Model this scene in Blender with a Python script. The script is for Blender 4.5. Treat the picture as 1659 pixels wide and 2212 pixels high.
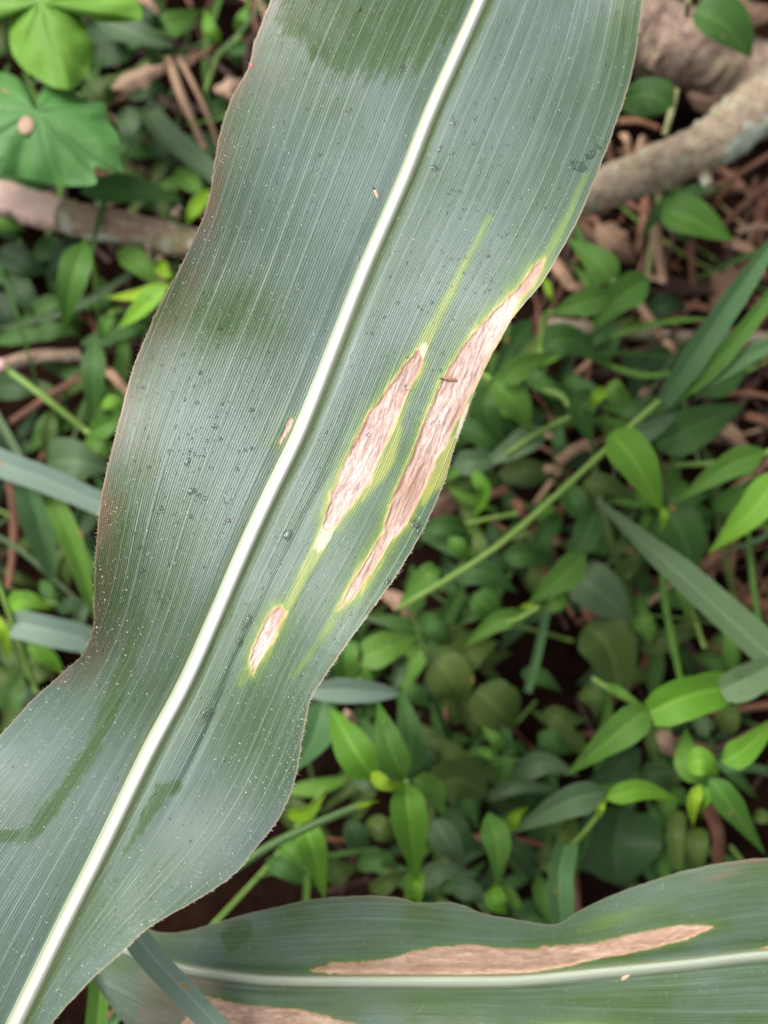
import bpy, math, random
import numpy as np
from mathutils import Vector, Matrix, Euler

# ------------------------------------------------------------------ scene, camera, light
for o in list(bpy.data.objects):
    bpy.data.objects.remove(o)
S = bpy.context.scene
COL = S.collection
random.seed(11)
rng = np.random.default_rng(5)
R = math.radians

CAM_H = 0.45
TILT = R(9)
LENS, SENS = 28.0, 36.0            # vertical sensor side (portrait)
cam_d = bpy.data.cameras.new('camera')
cam = bpy.data.objects.new('camera', cam_d)
COL.objects.link(cam)
cam_d.sensor_fit = 'VERTICAL'
cam_d.sensor_height = SENS
cam_d.lens = LENS
cam_d.clip_start = 0.01
cam_d.clip_end = 60
cam.location = (0, -0.045, CAM_H)
cam.rotation_euler = (TILT, 0, 0)
cam_d.dof.use_dof = True
cam_d.dof.focus_distance = 0.2
cam_d.dof.aperture_fstop = 7.4
S.camera = cam

SUN_EL, SUN_AZ = R(52), R(-55)     # azimuth measured from +y towards +x
w = bpy.data.worlds.new('World')
S.world = w
w.use_nodes = True
nt = w.node_tree
sky = nt.nodes.new('ShaderNodeTexSky')
sky.sky_type = 'NISHITA'
sky.sun_disc = False
sky.sun_elevation = SUN_EL
sky.sun_rotation = SUN_AZ
sky.air_density = 1.0
sky.dust_density = 6.0
sky.ozone_density = 0.6
bgn = nt.nodes['Background']
hs = nt.nodes.new('ShaderNodeHueSaturation')
hs.inputs['Saturation'].default_value = 0.24     # thin overcast
wtc = nt.nodes.new('ShaderNodeTexCoord'); wn = nt.nodes.new('ShaderNodeTexNoise')   # cloud noise added to the unseen sky to vary the leaf sheen
wn.inputs['Scale'].default_value = 2.2; wn.inputs['Detail'].default_value = 4
wr = nt.nodes.new('ShaderNodeMapRange'); wr.inputs['From Min'].default_value = .35; wr.inputs['From Max'].default_value = .65
wr.inputs['To Min'].default_value = .42; wr.inputs['To Max'].default_value = 1.75
nt.links.new(wtc.outputs['Generated'], wn.inputs['Vector']); nt.links.new(wn.outputs['Fac'], wr.inputs['Value'])
nt.links.new(wr.outputs[0], hs.inputs['Value'])
nt.links.new(sky.outputs[0], hs.inputs['Color'])
nt.links.new(hs.outputs[0], bgn.inputs[0])
bgn.inputs[1].default_value = 0.13
sun_d = bpy.data.lights.new('sun', 'SUN')
sun_d.energy = 1.5
sun_d.angle = R(24)
sun_d.color = (1.0, 0.96, 0.9)
sun = bpy.data.objects.new('sun', sun_d)
COL.objects.link(sun)
sdir = Vector((math.sin(SUN_AZ) * math.cos(SUN_EL), math.cos(SUN_AZ) * math.cos(SUN_EL), math.sin(SUN_EL)))
sun.rotation_euler = sdir.to_track_quat('Z', 'Y').to_euler()
S.view_settings.view_transform = 'Standard'
S.view_settings.look = 'None'
S.view_settings.gamma = 1
S.view_settings.use_curve_mapping = False
S.view_settings.exposure = 0.50
S.render.engine = 'CYCLES'
S.cycles.max_bounces = 8
S.cycles.transparent_max_bounces = 8

# ------------------------------------------------------------------ picture coordinates -> world
# all layout numbers below are read on a 1659 x 2212 view of the photograph
PW, PH = 1659.0, 2212.0
CM = Matrix.Translation(cam.location) @ Euler((TILT, 0, 0)).to_matrix().to_4x4()
_R = np.array(CM.to_3x3())
_C = np.array(cam.location)

def P(px, py, z):
    """numpy: point at height z seen at (px,py)"""
    px = np.asarray(px, float); py = np.asarray(py, float); z = np.asarray(z, float)
    k = SENS / LENS / PH
    d = np.stack([(px - PW / 2) * k, (PH / 2 - py) * k, -np.ones_like(px * 1.0)], -1) @ _R.T
    s = (z - _C[2]) / d[..., 2]
    return _C + d * s[..., None]

def pv(px, py, z):
    return Vector(P(px, py, z).tolist())

REG = {0: (0, 0), 1: (0, 0), 2: (548.6, 0), 3: (1055.5, 0), 4: (0, 713.2), 5: (548.6, 713.2), 6: (1055.5, 713.2),
       7: (0, 1444), 8: (548.6, 1444), 9: (1055.5, 1444)}
def q(r, p):
    if r == 0:
        return (float(p[0]), float(p[1]))
    return (REG[r][0] + p[0] * .3638, REG[r][1] + p[1] * .3638)
def rs(r):
    return 1.0 if r == 0 else .3638

# ------------------------------------------------------------------ numeric noise
def _hash(ix, iy, seed):
    n = (ix * 374761393 + iy * 668265263 + seed * 1274126177) & 0x7fffffff
    n = ((n ^ (n >> 13)) * 1274126177) & 0x7fffffff
    return ((n ^ (n >> 16)) & 0xffff) / 65535.0
def vnoise(x, y, seed=0):
    x = np.asarray(x, float); y = np.asarray(y, float)
    ix = np.floor(x).astype(np.int64); iy = np.floor(y).astype(np.int64)
    fx = x - ix; fy = y - iy
    fx = fx * fx * (3 - 2 * fx); fy = fy * fy * (3 - 2 * fy)
    a = _hash(ix, iy, seed); b = _hash(ix + 1, iy, seed); c = _hash(ix, iy + 1, seed); d = _hash(ix + 1, iy + 1, seed)
    return (a * (1 - fx) + b * fx) * (1 - fy) + (c * (1 - fx) + d * fx) * fy
def fbm(x, y, seed=0, o=3):
    s = 0; a = .5; t = 0
    for i in range(o):
        s = s + a * vnoise(x * 2 ** i, y * 2 ** i, seed + i * 7); t += a; a *= .5
    return s / t
def sstep(x, a, b):
    t = np.clip((x - a) / (b - a), 0, 1)
    return t * t * (3 - 2 * t)

# ------------------------------------------------------------------ materials
class NT:
    def __init__(s, name):
        s.m = bpy.data.materials.new(name); s.m.use_nodes = True
        s.t = s.m.node_tree; s.t.nodes.clear()
        s.out = s.t.nodes.new('ShaderNodeOutputMaterial')
    def n(s, typ, **kw):
        x = s.t.nodes.new(typ)
        for k, v in kw.items():
            if k.startswith('_'):
                setattr(x, k[1:], v)
        return x
    def link(s, a, b):
        s.t.links.new(a, b)
    def val(s, sock, v):
        if hasattr(v, 'is_output') or isinstance(v, bpy.types.NodeSocket):
            s.link(v, sock)
        else:
            if isinstance(v, (tuple, list)) and len(v) == 3 and len(sock.default_value) == 4:
                v = (*v, 1)
            sock.default_value = v
    def math(s, op, a, b=None, clamp=False):
        x = s.n('ShaderNodeMath', _operation=op, _use_clamp=clamp)
        s.val(x.inputs[0], a)
        if b is not None: s.val(x.inputs[1], b)
        return x.outputs[0]
    def mix(s, f, a, b, mode='MIX'):
        x = s.n('ShaderNodeMix', _data_type='RGBA', _blend_type=mode)
        s.val(x.inputs[0], f); s.val(x.inputs[6], a); s.val(x.inputs[7], b)
        return x.outputs[2]
    def ramp(s, f, stops, interp='LINEAR'):
        x = s.n('ShaderNodeValToRGB'); x.color_ramp.interpolation = interp
        e = x.color_ramp.elements
        while len(e) > 1: e.remove(e[-1])
        for i, (p, c) in enumerate(stops):
            k = e[0] if i == 0 else e.new(p)
            k.position = p
            k.color = (*c, 1) if isinstance(c, tuple) else (c, c, c, 1)
        s.val(x.inputs[0], f)
        return x.outputs[0]
    def attr(s, name):
        x = s.n('ShaderNodeAttribute'); x.attribute_name = name
        return x
    def sep(s, v):
        x = s.n('ShaderNodeSeparateXYZ'); s.link(v, x.inputs[0]); return x.outputs
    def comb(s, a, b, c=0.0):
        x = s.n('ShaderNodeCombineXYZ')
        s.val(x.inputs[0], a); s.val(x.inputs[1], b); s.val(x.inputs[2], c); return x.outputs[0]
    def noise(s, vec, scale, detail=3.0, rough=.55, dist=0.0):
        x = s.n('ShaderNodeTexNoise')
        if vec is not None: s.link(vec, x.inputs['Vector'])
        x.inputs['Scale'].default_value = scale; x.inputs['Detail'].default_value = detail
        x.inputs['Roughness'].default_value = rough; x.inputs['Distortion'].default_value = dist
        return x.outputs['Fac']
    def bump(s, h, dist, strength=1.0):
        x = s.n('ShaderNodeBump'); s.link(h, x.inputs['Height'])
        x.inputs['Distance'].default_value = dist; x.inputs['Strength'].default_value = strength
        return x.outputs[0]
    def prin(s, col, rough, normal=None, spec=None, trans=0.0, tcol=None, **kw):
        b = s.n('ShaderNodeBsdfPrincipled')
        s.val(b.inputs['Base Color'], col); s.val(b.inputs['Roughness'], rough)
        if normal is not None: s.link(normal, b.inputs['Normal'])
        if spec is not None: s.val(b.inputs['Specular IOR Level'], spec)
        for k, v in kw.items():
            s.val(b.inputs[k.replace('_', ' ')], v)
        if trans:
            t = s.n('ShaderNodeBsdfTranslucent'); s.val(t.inputs[0], tcol if tcol is not None else col)
            m = s.n('ShaderNodeMixShader'); s.val(m.inputs[0], trans)
            s.link(b.outputs[0], m.inputs[1]); s.link(t.outputs[0], m.inputs[2])
            s.link(m.outputs[0], s.out.inputs[0])
        else:
            s.link(b.outputs[0], s.out.inputs[0])
        return s.m

def maize_blade_mat(name, nv=68.0, dull=0.0, vk=1.0, dewk=1.0):
    n = NT(name)
    A = n.sep(n.attr('la').outputs['Vector'])      # a, t, perpendicular distance
    B = n.sep(n.attr('lb').outputs['Vector'])      # water and painted lack of sheen, halo, dead
    C = n.sep(n.attr('lc').outputs['Vector'])      # red rim, thin bloom with painted loss of sheen, edge
    a, t, bd = A[0], A[1], A[2]
    along = n.comb(n.math('MULTIPLY', a, 1.0), n.math('MULTIPLY', t, 12.0))
    wob = n.noise(along, 2.0, 2)
    tt = n.math('MULTIPLY', t, nv)
    tt = n.math('ADD', tt, n.math('MULTIPLY', wob, .5))
    fine = n.math('PINGPONG', tt, .5)               # 0..0.5
    fine = n.math('MULTIPLY', fine, 2.0)
    fineL = n.math('POWER', fine, 2.2)
    sec = n.math('PINGPONG', n.math('DIVIDE', tt, 5.3), .5)
    sec = n.math('MULTIPLY', sec, 2.0)
    secL = n.ramp(sec, [(0.0, 0.0), (.80, 0.0), (.95, 1.0), (1.0, 1.0)])
    veinvar = n.noise(n.comb(n.math('MULTIPLY', a, 1.2), n.math('MULTIPLY', t, 40.0)), 1.5, 3)
    secL = n.math('MULTIPLY', secL, n.ramp(veinvar, [(.35, .12), (.65, 1.0)]))
    # base
    patch = n.noise(n.comb(n.math('MULTIPLY', a, 3.0), n.math('MULTIPLY', bd, 6.0)), 1.3, 4, .6)
    fib = n.noise(n.comb(n.math('MULTIPLY', a, 9.0), n.math('MULTIPLY', t, 150.0)), 1.0, 3, .6)
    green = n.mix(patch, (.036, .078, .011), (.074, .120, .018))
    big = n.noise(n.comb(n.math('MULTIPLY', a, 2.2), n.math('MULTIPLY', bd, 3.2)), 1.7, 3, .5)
    bloom_sheen = n.mix(n.ramp(big, [(.34, 0.0), (.58, 1.0)]), (.046, .100, .060), (.108, .166, .146))  # light and dark sheen zones painted into the waxy bloom
    bloom_sheen = n.mix(n.math('MULTIPLY', patch, .3), bloom_sheen, (.11, .145, .155))
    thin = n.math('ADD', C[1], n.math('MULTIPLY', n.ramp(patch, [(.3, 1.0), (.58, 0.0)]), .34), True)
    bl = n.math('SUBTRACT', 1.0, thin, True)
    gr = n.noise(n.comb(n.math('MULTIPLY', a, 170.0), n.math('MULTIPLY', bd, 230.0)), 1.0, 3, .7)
    wet_nosheen = n.math('MULTIPLY', B[0], n.ramp(gr, [(.40, 1.0), (.62, .72)]))
    bl = n.math('MULTIPLY', bl, n.math('SUBTRACT', 1.0, wet_nosheen, True))
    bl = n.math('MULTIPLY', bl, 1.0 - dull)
    col = n.mix(bl, green, bloom_sheen)
    col = n.mix(n.math('MULTIPLY', fineL, n.ramp(veinvar, [(.3, .10), (.7, .26)])), col, (.24, .33, .27))
    col = n.mix(n.math('MULTIPLY', n.math('SUBTRACT', 1.0, fine, True), n.ramp(wob, [(.3, .12), (.7, .32)])), col, (.022, .05, .03))
    col = n.mix(n.math('MULTIPLY', secL, .30 * vk), col, (.34, .45, .36))
    stk = n.noise(n.comb(n.math('MULTIPLY', a, .9), n.math('MULTIPLY', t, 26.0)), 1.0, 4, .65)
    col = n.mix(n.ramp(stk, [(.30, .42), (.50, 0.0)]), col, (.045, .085, .045))
    col = n.mix(n.ramp(stk, [(.52, 0.0), (.72, .30)]), col, (.24, .31, .26))
    col = n.mix(n.math('MULTIPLY', n.ramp(fib, [(.4, 0.0), (.75, 1.0)]), .22), col, (.26, .34, .26))
    # wear specks
    sp = n.noise(n.comb(n.math('MULTIPLY', a, 110.0), n.math('MULTIPLY', bd, 150.0)), 1.0, 2)
    col = n.mix(n.ramp(sp, [(.66, 0.0), (.72, .5)]), col, (.35, .40, .30))
    # yellow-green halo, reddish rim
    hn = n.noise(n.comb(n.math('MULTIPLY', a, 20.0), n.math('MULTIPLY', bd, 90.0)), 1.0, 3)
    hal = n.math('MULTIPLY', B[1], n.ramp(hn, [(.25, .78), (.6, 1.0)]))
    col = n.mix(hal, col, n.ramp(B[1], [(0.0, (.08, .20, .02)), (.5, (.24, .35, .035)), (.8, (.44, .44, .09)), (.93, (.58, .48, .24)), (1.0, (.60, .38, .20))]))
    col = n.mix(B[2], col, (.68, .66, .50))
    rn = n.noise(n.comb(n.math('MULTIPLY', a, 7.0), n.math('MULTIPLY', bd, 20.0)), 1.0, 4)
    col = n.mix(n.math('MULTIPLY', C[0], n.ramp(rn, [(.35, .1), (.65, 1.0)])), col, (.21, .115, .085))
    col = n.mix(C[2], col, (.48, .36, .25))
    h = n.math('ADD', n.math('MULTIPLY', fine, .55), n.math('MULTIPLY', secL, .8))
    h = n.math('ADD', h, n.math('MULTIPLY', fib, .5))
    nrm = n.bump(h, .00011, .9)
    # fine dew: scattered raised beads
    def beads(sa, sb, pres, rad):
        v = n.n('ShaderNodeTexVoronoi'); v.inputs['Scale'].default_value = 1.0
        n.link(n.comb(n.math('MULTIPLY', a, sa), n.math('MULTIPLY', bd, sb)), v.inputs['Vector'])
        cs = n.sep(v.outputs['Color'])
        on = n.math('GREATER_THAN', cs[0], n.math('SUBTRACT', pres, n.math('MULTIPLY', big, .35)))
        rr_ = n.math('ADD', rad * .6, n.math('MULTIPLY', cs[1], rad))
        k_ = n.math('DIVIDE', v.outputs['Distance'], rr_)
        return n.math('MULTIPLY', n.ramp(k_, [(0.0, 1.0), (.55, .8), (1.0, 0.0)]), on), n.math('MULTIPLY', n.ramp(k_, [(.35, 0.0), (.8, 1.0), (1.0, 0.0)]), on)
    d1, r1 = beads(30.0, 52.0, .82, .12)
    d2, r2 = beads(75.0, 125.0, .86, .17)
    live = n.math('SUBTRACT', 1.0, B[1], True)
    dd = n.math('MULTIPLY', n.math('ADD', d1, n.math('MULTIPLY', d2, .5)), live)
    bn = n.n('ShaderNodeBump'); n.link(dd, bn.inputs['Height']); bn.inputs['Distance'].default_value = .00020 * dewk; bn.inputs['Strength'].default_value = 1.0
    n.link(nrm, bn.inputs['Normal']); nrm = bn.outputs[0]
    col = n.mix(n.math('MULTIPLY', n.math('MAXIMUM', r1, r2), n.math('MULTIPLY', live, .20 * dewk)), col, (.030, .062, .034))  # bead rims darkened in the colour to mimic refraction shading
    rough = n.math('ADD', n.math('MULTIPLY', wet_nosheen, -.12), n.math('ADD', .34, n.math('MULTIPLY', patch, .14)))
    spec = n.math('SUBTRACT', .60, n.math('ADD', n.math('MULTIPLY', wet_nosheen, .52), n.math('MULTIPLY', thin, .25)))
    spec = n.math('MAXIMUM', spec, .06)
    return n.prin(col, rough, nrm, spec, trans=.12, tcol=(.12, .26, .03))

def midrib_mat(name, white=(.88, .89, .86)):
    n = NT(name)
    A = n.sep(n.attr('la').outputs['Vector'])
    x = n.math('ABSOLUTE', A[2])                     # 0 centre .. 1 edge
    fib = n.noise(n.comb(n.math('MULTIPLY', A[0], 4.0), n.math('MULTIPLY', A[2], 14.0)), 1.0, 4, .6)
    core = n.sep(n.attr('lb').outputs['Vector'])[0]
    xx = n.math('DIVIDE', x, core)                    # 1 = rim of the white core
    col = n.mix(n.ramp(n.math('MULTIPLY', xx, .5), [(.22, 0.0), (.58, 1.0)]), white, n.mix(fib, (.40, .44, .33), (.62, .64, .56)))
    sgn = n.math('ADD', n.math('MULTIPLY', A[2], .5), .5)
    col = n.mix(n.ramp(sgn, [(0.0, 1.0), (.10, .75), (.24, 0.0), (.72, 0.0), (.86, .8), (1.0, 1.0)]), col, n.mix(sgn, (.19, .25, .16), (.10, .155, .065)))
    strk = n.ramp(n.noise(n.comb(n.math('MULTIPLY', A[0], 1.2), n.math('MULTIPLY', A[2], 9.0)), 1.0, 3), [(.5, 0.0), (.6, .8)])
    col = n.mix(n.math('MULTIPLY', strk, n.ramp(x, [(.35, 0.0), (.6, .8)])), col, (.60, .58, .40))
    col = n.mix(n.math('MULTIPLY', n.ramp(fib, [(.45, 0.0), (.7, 1.0)]), .22), col, (.42, .46, .24))
    return n.prin(col, .34, n.bump(fib, .0002, .7), .5, trans=.1, tcol=(.6, .62, .4))

def lesion_mat(name, tint=0.0):
    n = NT(name)
    A = n.sep(n.attr('la').outputs['Vector'])
    B = n.sep(n.attr('lb').outputs['Vector'])
    C = n.sep(n.attr('lc').outputs['Vector'])
    v = n.comb(n.math('MULTIPLY', A[0], 11.0), n.math('MULTIPLY', A[2], 62.0))
    f1 = n.noise(v, 1.0, 5, .62, .8)
    f2 = n.noise(n.comb(n.math('MULTIPLY', A[0], 50.0), n.math('MULTIPLY', A[2], 170.0)), 1.0, 4, .6)
    f3 = n.noise(n.comb(n.math('MULTIPLY', A[0], 9.0), n.math('MULTIPLY', A[2], 24.0)), 1.0, 3)
    if tint:
        pale, mid, dk = (.72, .52, .40), (.50, .32, .22), (.19, .095, .06)
    else:
        pale, mid, dk = (.78, .62, .56), (.60, .42, .365), (.24, .11, .08)
    col = n.mix(n.ramp(f2, [(.36, 0.0), (.62, 1.0)]), mid, pale)
    col = n.mix(n.ramp(f3, [(.42, .0), (.62, .7)]), col, tuple(c * .78 for c in mid))
    col = n.mix(n.ramp(f3, [(.22, .5), (.40, .0)]), col, (.84, .74, .68))
    rid = n.math('ABSOLUTE', n.math('SUBTRACT', f1, .5))
    line = n.ramp(rid, [(0.0, 1.0), (.014, .8), (.040, 0.0)])
    col = n.mix(n.math('MULTIPLY', line, .5), col, dk)
    rim = C[1]
    mot = n.noise(n.comb(n.math('MULTIPLY', A[0], 16.0), n.math('MULTIPLY', A[2], 40.0)), 1.0, 5, .7)
    col = n.mix(n.ramp(mot, [(.54, 0.0), (.68, .42)]), col, (.38, .23, .18))
    col = n.mix(n.ramp(mot, [(.28, .45), (.42, 0.0)]), col, (.60, .56, .48))
    col = n.mix(n.math('MULTIPLY', B[0], n.ramp(f2, [(.3, .35), (.6, .85)])), col, (.36, .20, .13))
    col = n.mix(n.math('MULTIPLY', n.math('POWER', rim, 1.6), n.ramp(f1, [(.3, .9), (.65, .35)])), col, (.56, .44, .24))
    col = n.mix(n.math('MULTIPLY', rim, n.ramp(f3, [(.35, .12), (.62, .85)])), col, (.50, .26, .15))
    spk = n.ramp(n.noise(n.comb(n.math('MULTIPLY', A[0], 190.0), n.math('MULTIPLY', A[2], 260.0)), 1.0, 2), [(.66, 0.0), (.73, .8)])
    col = n.mix(spk, col, (.16, .10, .09))
    h = n.math('ADD', n.math('MULTIPLY', f1, .9), n.math('MULTIPLY', f2, .35))
    return n.prin(col, .62, n.bump(h, .0006, .8), .3, trans=.08, tcol=(.5, .3, .15))

def weed_mat(name, lo, hi, rough=.5, gloss=.28, pinn=False, tr=.16):
    n = NT(name)
    uv = n.n('ShaderNodeUVMap'); U = n.sep(uv.outputs[0])
    oi = n.n('ShaderNodeObjectInfo')
    rnd = oi.outputs['Random']
    tc = n.n('ShaderNodeTexCoord')
    pat = n.noise(tc.outputs['Object'], 95.0, 5, .65)
    col = n.mix(n.math('ADD', n.math('MULTIPLY', pat, .75), n.math('MULTIPLY', n.math('SUBTRACT', rnd, .5), .9), True), lo, hi)
    across = n.math('ABSOLUTE', n.math('SUBTRACT', U[1], .5))
    if pinn:
        sl = n.math('SUBTRACT', n.math('MULTIPLY', U[0], 9.0), n.math('MULTIPLY', across, 9.0))
        vn = n.math('MULTIPLY', n.math('PINGPONG', sl, .5), 2.0)
        vein = n.ramp(vn, [(.86, 0.0), (.97, 1.0)])
    else:
        vn = n.math('MULTIPLY', n.math('PINGPONG', n.math('MULTIPLY', U[1], 11.0), .5), 2.0)
        vein = n.math('MULTIPLY', n.math('POWER', vn, 3.0), .7)
    mid = n.ramp(across, [(0.0, 1.0), (.03, .7), (.07, 0.0)])
    lite = tuple(min(1, c * 1.7 + .03) for c in hi)
    dark = tuple(c * .6 for c in lo)
    col = n.mix(n.math('MULTIPLY', vein, .35), col, lite)
    col = n.mix(n.math('MULTIPLY', mid, .34), col, lite)
    bl = n.noise(tc.outputs['Object'], 130.0, 3, .6)
    col = n.mix(n.ramp(bl, [(.63, 0.0), (.74, .55)]), col, dark)
    spots = n.noise(tc.outputs['Object'], 70.0, 2, .5)
    col = n.mix(n.ramp(spots, [(.735, 0.0), (.76, .9)]), col, (.42, .22, .08))
    h = n.math('ADD', n.math('MULTIPLY', vein, -.6), n.math('MULTIPLY', pat, .8))
    return n.prin(col, rough, n.bump(h, .0006, .6), gloss, trans=tr, tcol=tuple(min(1, c * 1.5) for c in hi))

def stem_mat(name, lo, hi, scale=60.0):
    n = NT(name)
    tc = n.n('ShaderNodeTexCoord')
    a = n.noise(tc.outputs['Object'], scale, 4, .6)
    col = n.mix(a, lo, hi)
    return n.prin(col, .5, n.bump(a, .0006, .6), .35)

def straw_mat(name, lo, hi):
    n = NT(name)
    uv = n.n('ShaderNodeUVMap'); U = n.sep(uv.outputs[0])
    oi = n.n('ShaderNodeObjectInfo')
    f = n.noise(n.comb(n.math('ADD', n.math('MULTIPLY', U[0], 5.0), n.math('MULTIPLY', oi.outputs['Random'], 50.0)), n.math('MULTIPLY', U[1], 9.0)), 1.0, 5, .65)
    col = n.mix(n.ramp(f, [(.3, 0.0), (.7, 1.0)]), lo, hi)
    col = n.mix(n.math('MULTIPLY', oi.outputs['Random'], .45), col, tuple(c * .45 for c in lo))
    return n.prin(col, .6, n.bump(f, .001, .7), .3)

def bark_mat(name, lo, hi, lich, la=.56, bare=None, lz=(.4, .66, .10)):
    n = NT(name)
    tc = n.n('ShaderNodeTexCoord'); uv = n.n('ShaderNodeUVMap'); U = n.sep(uv.outputs[0])
    v = n.comb(n.math('MULTIPLY', U[0], 9.0), n.math('MULTIPLY', U[1], 7.0))
    a = n.noise(tc.outputs['Object'], 230.0, 6, .7, .5)
    b = n.noise(tc.outputs['Object'], 85.0, 5, .65)
    c = n.noise(v, 2.0, 5, .7)
    col = n.mix(n.ramp(a, [(.32, 0.0), (.68, 1.0)]), lo, hi)
    col = n.mix(n.ramp(c, [(.30, .75), (.48, 0.0)]), col, tuple(x * .4 for x in lo))
    col = n.mix(n.math('MULTIPLY', n.ramp(b, [(la, 0.0), (la + .07, 1.0)]), n.ramp(a, [(.35, .4), (.5, 1.0)])), col, lich)
    lv = n.math('ADD', U[1], n.math('MULTIPLY', n.math('SUBTRACT', b, .5), .38))
    lu = n.math('ADD', U[0], n.math('MULTIPLY', n.math('SUBTRACT', b, .5), .22))
    lm = n.math('MULTIPLY', n.math('LESS_THAN', lv, lz[2]), n.math('MULTIPLY', n.math('GREATER_THAN', lu, lz[0]), n.math('LESS_THAN', lu, lz[1])))
    col = n.mix(n.math('MULTIPLY', lm, .9), col, n.mix(a, (.40, .46, .32), (.80, .82, .74)))
    gr = n.noise(tc.outputs['Object'], 60.0, 3, .6)
    col = n.mix(n.ramp(gr, [(.56, 0.0), (.68, .6)]), col, (.20, .22, .07))
    if bare:
        x0, x1, bc = bare
        edge = n.math('ADD', U[0], n.math('MULTIPLY', n.math('SUBTRACT', b, .5), .06))
        mk = n.math('MULTIPLY', n.math('GREATER_THAN', edge, x0), n.math('LESS_THAN', edge, x1))
        top = n.ramp(n.math('ADD', n.math('MULTIPLY', U[1], 1.0), n.math('MULTIPLY', n.math('SUBTRACT', a, .5), .3)), [(.02, 0.0), (.10, 1.0), (.5, 1.0), (.62, 0.0)])
        col = n.mix(n.math('MULTIPLY', mk, top), col, bc)
    h = n.math('ADD', a, n.math('MULTIPLY', c, .8))
    return n.prin(col, .8, n.bump(h, .0022, .9), .2)

M = {}
M['bright'] = weed_mat('leaf_bright_green', (.085, .22, .016), (.175, .36, .030))
M['yellow'] = weed_mat('leaf_yellow_green', (.15, .29, .010), (.27, .42, .022))
M['mid'] = weed_mat('leaf_mid_green', (.055, .150, .018), (.120, .250, .034))
M['deep'] = weed_mat('leaf_deep_green', (.026, .080, .013), (.060, .145, .024))
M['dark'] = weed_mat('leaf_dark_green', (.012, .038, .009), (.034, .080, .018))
M['grey'] = weed_mat('leaf_grey_green', (.060, .110, .046), (.120, .185, .085))
M['dull'] = weed_mat('leaf_dull_olive', (.045, .080, .012), (.088, .140, .025))
M['blue'] = weed_mat('grass_blue_green', (.06, .145, .05), (.13, .24, .09))
M['pale'] = weed_mat('grass_pale_grey', (.14, .22, .16), (.22, .30, .24))
M['vine'] = weed_mat('vine_leaf_green', (.085, .22, .022), (.165, .35, .04), pinn=True)
M['vined'] = weed_mat('vine_leaf_deep', (.045, .15, .032), (.095, .25, .06), pinn=True)
M['deadleaf'] = weed_mat('dead_leaf_brown', (.06, .032, .022), (.25, .155, .10), rough=.7, gloss=.2, pinn=True, tr=.03)
M['deadpale'] = weed_mat('dead_leaf_pale', (.26, .16, .11), (.42, .28, .20), rough=.7, gloss=.2, pinn=True, tr=.03)
M['stem'] = stem_mat('stem_green', (.12, .24, .04), (.24, .36, .08))
M['stemp'] = stem_mat('stem_pale_yellow', (.22, .22, .08), (.42, .42, .20))
M['stemd'] = stem_mat('stem_dark_green', (.05, .12, .03), (.12, .2, .06))
M['stemr'] = stem_mat('stem_red_brown', (.11, .04, .02), (.24, .09, .05))
M['straw'] = straw_mat('straw_tan', (.30, .17, .10), (.58, .38, .25))
M['strawr'] = straw_mat('straw_red_brown', (.09, .036, .02), (.30, .14, .08))
M['strawd'] = straw_mat('straw_dark', (.03, .014, .01), (.10, .05, .032))

# soil
n = NT('soil')
tc = n.n('ShaderNodeTexCoord')
s1 = n.noise(tc.outputs['Object'], 60.0, 6, .65); s2 = n.noise(tc.outputs['Object'], 14.0, 4, .6)
c = n.mix(n.ramp(s1, [(.35, 0.0), (.7, 1.0)]), (.004, .0025, .002), (.020, .010, .007))
c = n.mix(n.ramp(s2, [(.45, 0.0), (.8, .5)]), c, (.035, .015, .009))
M['soil'] = n.prin(c, .95, n.bump(s1, .006, 1.0), .0)

n = NT('water')
b = n.n('ShaderNodeBsdfPrincipled')
b.inputs['Base Color'].default_value = (1, 1, 1, 1); b.inputs['Roughness'].default_value = .03
b.inputs['IOR'].default_value = 1.33; b.inputs['Transmission Weight'].default_value = 1.0
n.link(b.outputs[0], n.out.inputs[0]); M['water'] = n.m
n = NT('pale_speck'); M['speck'] = n.prin((.72, .74, .66), .5)
n = NT('hair'); M['hair'] = n.prin((.50, .50, .36), .5)
n = NT('chaff')
tc = n.n('ShaderNodeTexCoord'); f = n.noise(tc.outputs['Object'], 900.0, 3)
M['chaff'] = n.prin(n.mix(f, (.38, .24, .15), (.66, .50, .36)), .55)
n = NT('chaff_brown')
tc = n.n('ShaderNodeTexCoord'); f = n.noise(tc.outputs['Object'], 900.0, 3)
M['chaffb'] = n.prin(n.mix(f, (.16, .07, .045), (.50, .27, .18)), .55)
n = NT('chaff_black'); M['black'] = n.prin((.02, .018, .016), .5)
n = NT('pink'); M['pink'] = n.prin((.55, .12, .11), .5)
n = NT('lichen')
tc = n.n('ShaderNodeTexCoord'); f = n.noise(tc.outputs['Object'], 160.0, 4)
M['lichen'] = n.prin(n.mix(f, (.26, .33, .22), (.55, .60, .48)), .85, n.bump(f, .001, .8), .1)
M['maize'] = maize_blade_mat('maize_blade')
M['maize2'] = maize_blade_mat('maize_blade_second', 30.0, .34, .35, 0.0)
M['midrib'] = midrib_mat('maize_midrib')
M['midrib2'] = midrib_mat('maize_midrib_second', (.42, .48, .38))
M['lesion'] = lesion_mat('blight_lesion')
M['lesion2'] = lesion_mat('blight_lesion_brown', 1.0)
M['log'] = bark_mat('log_bark', (.20, .125, .09), (.46, .34, .265), (.50, .42, .36), .58, lz=(3.0, 4.0, 0))
M['bark1'] = bark_mat('bark_left', (.24, .15, .10), (.52, .38, .28), (.55, .55, .45), .57, lz=(.4, .62, .05), bare=(.17, .385, (.90, .61, .54)))
M['bark2'] = bark_mat('bark_right', (.24, .175, .12), (.48, .385, .28), (.42, .45, .32), .55, lz=(.66, 2.0, .15))

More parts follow.
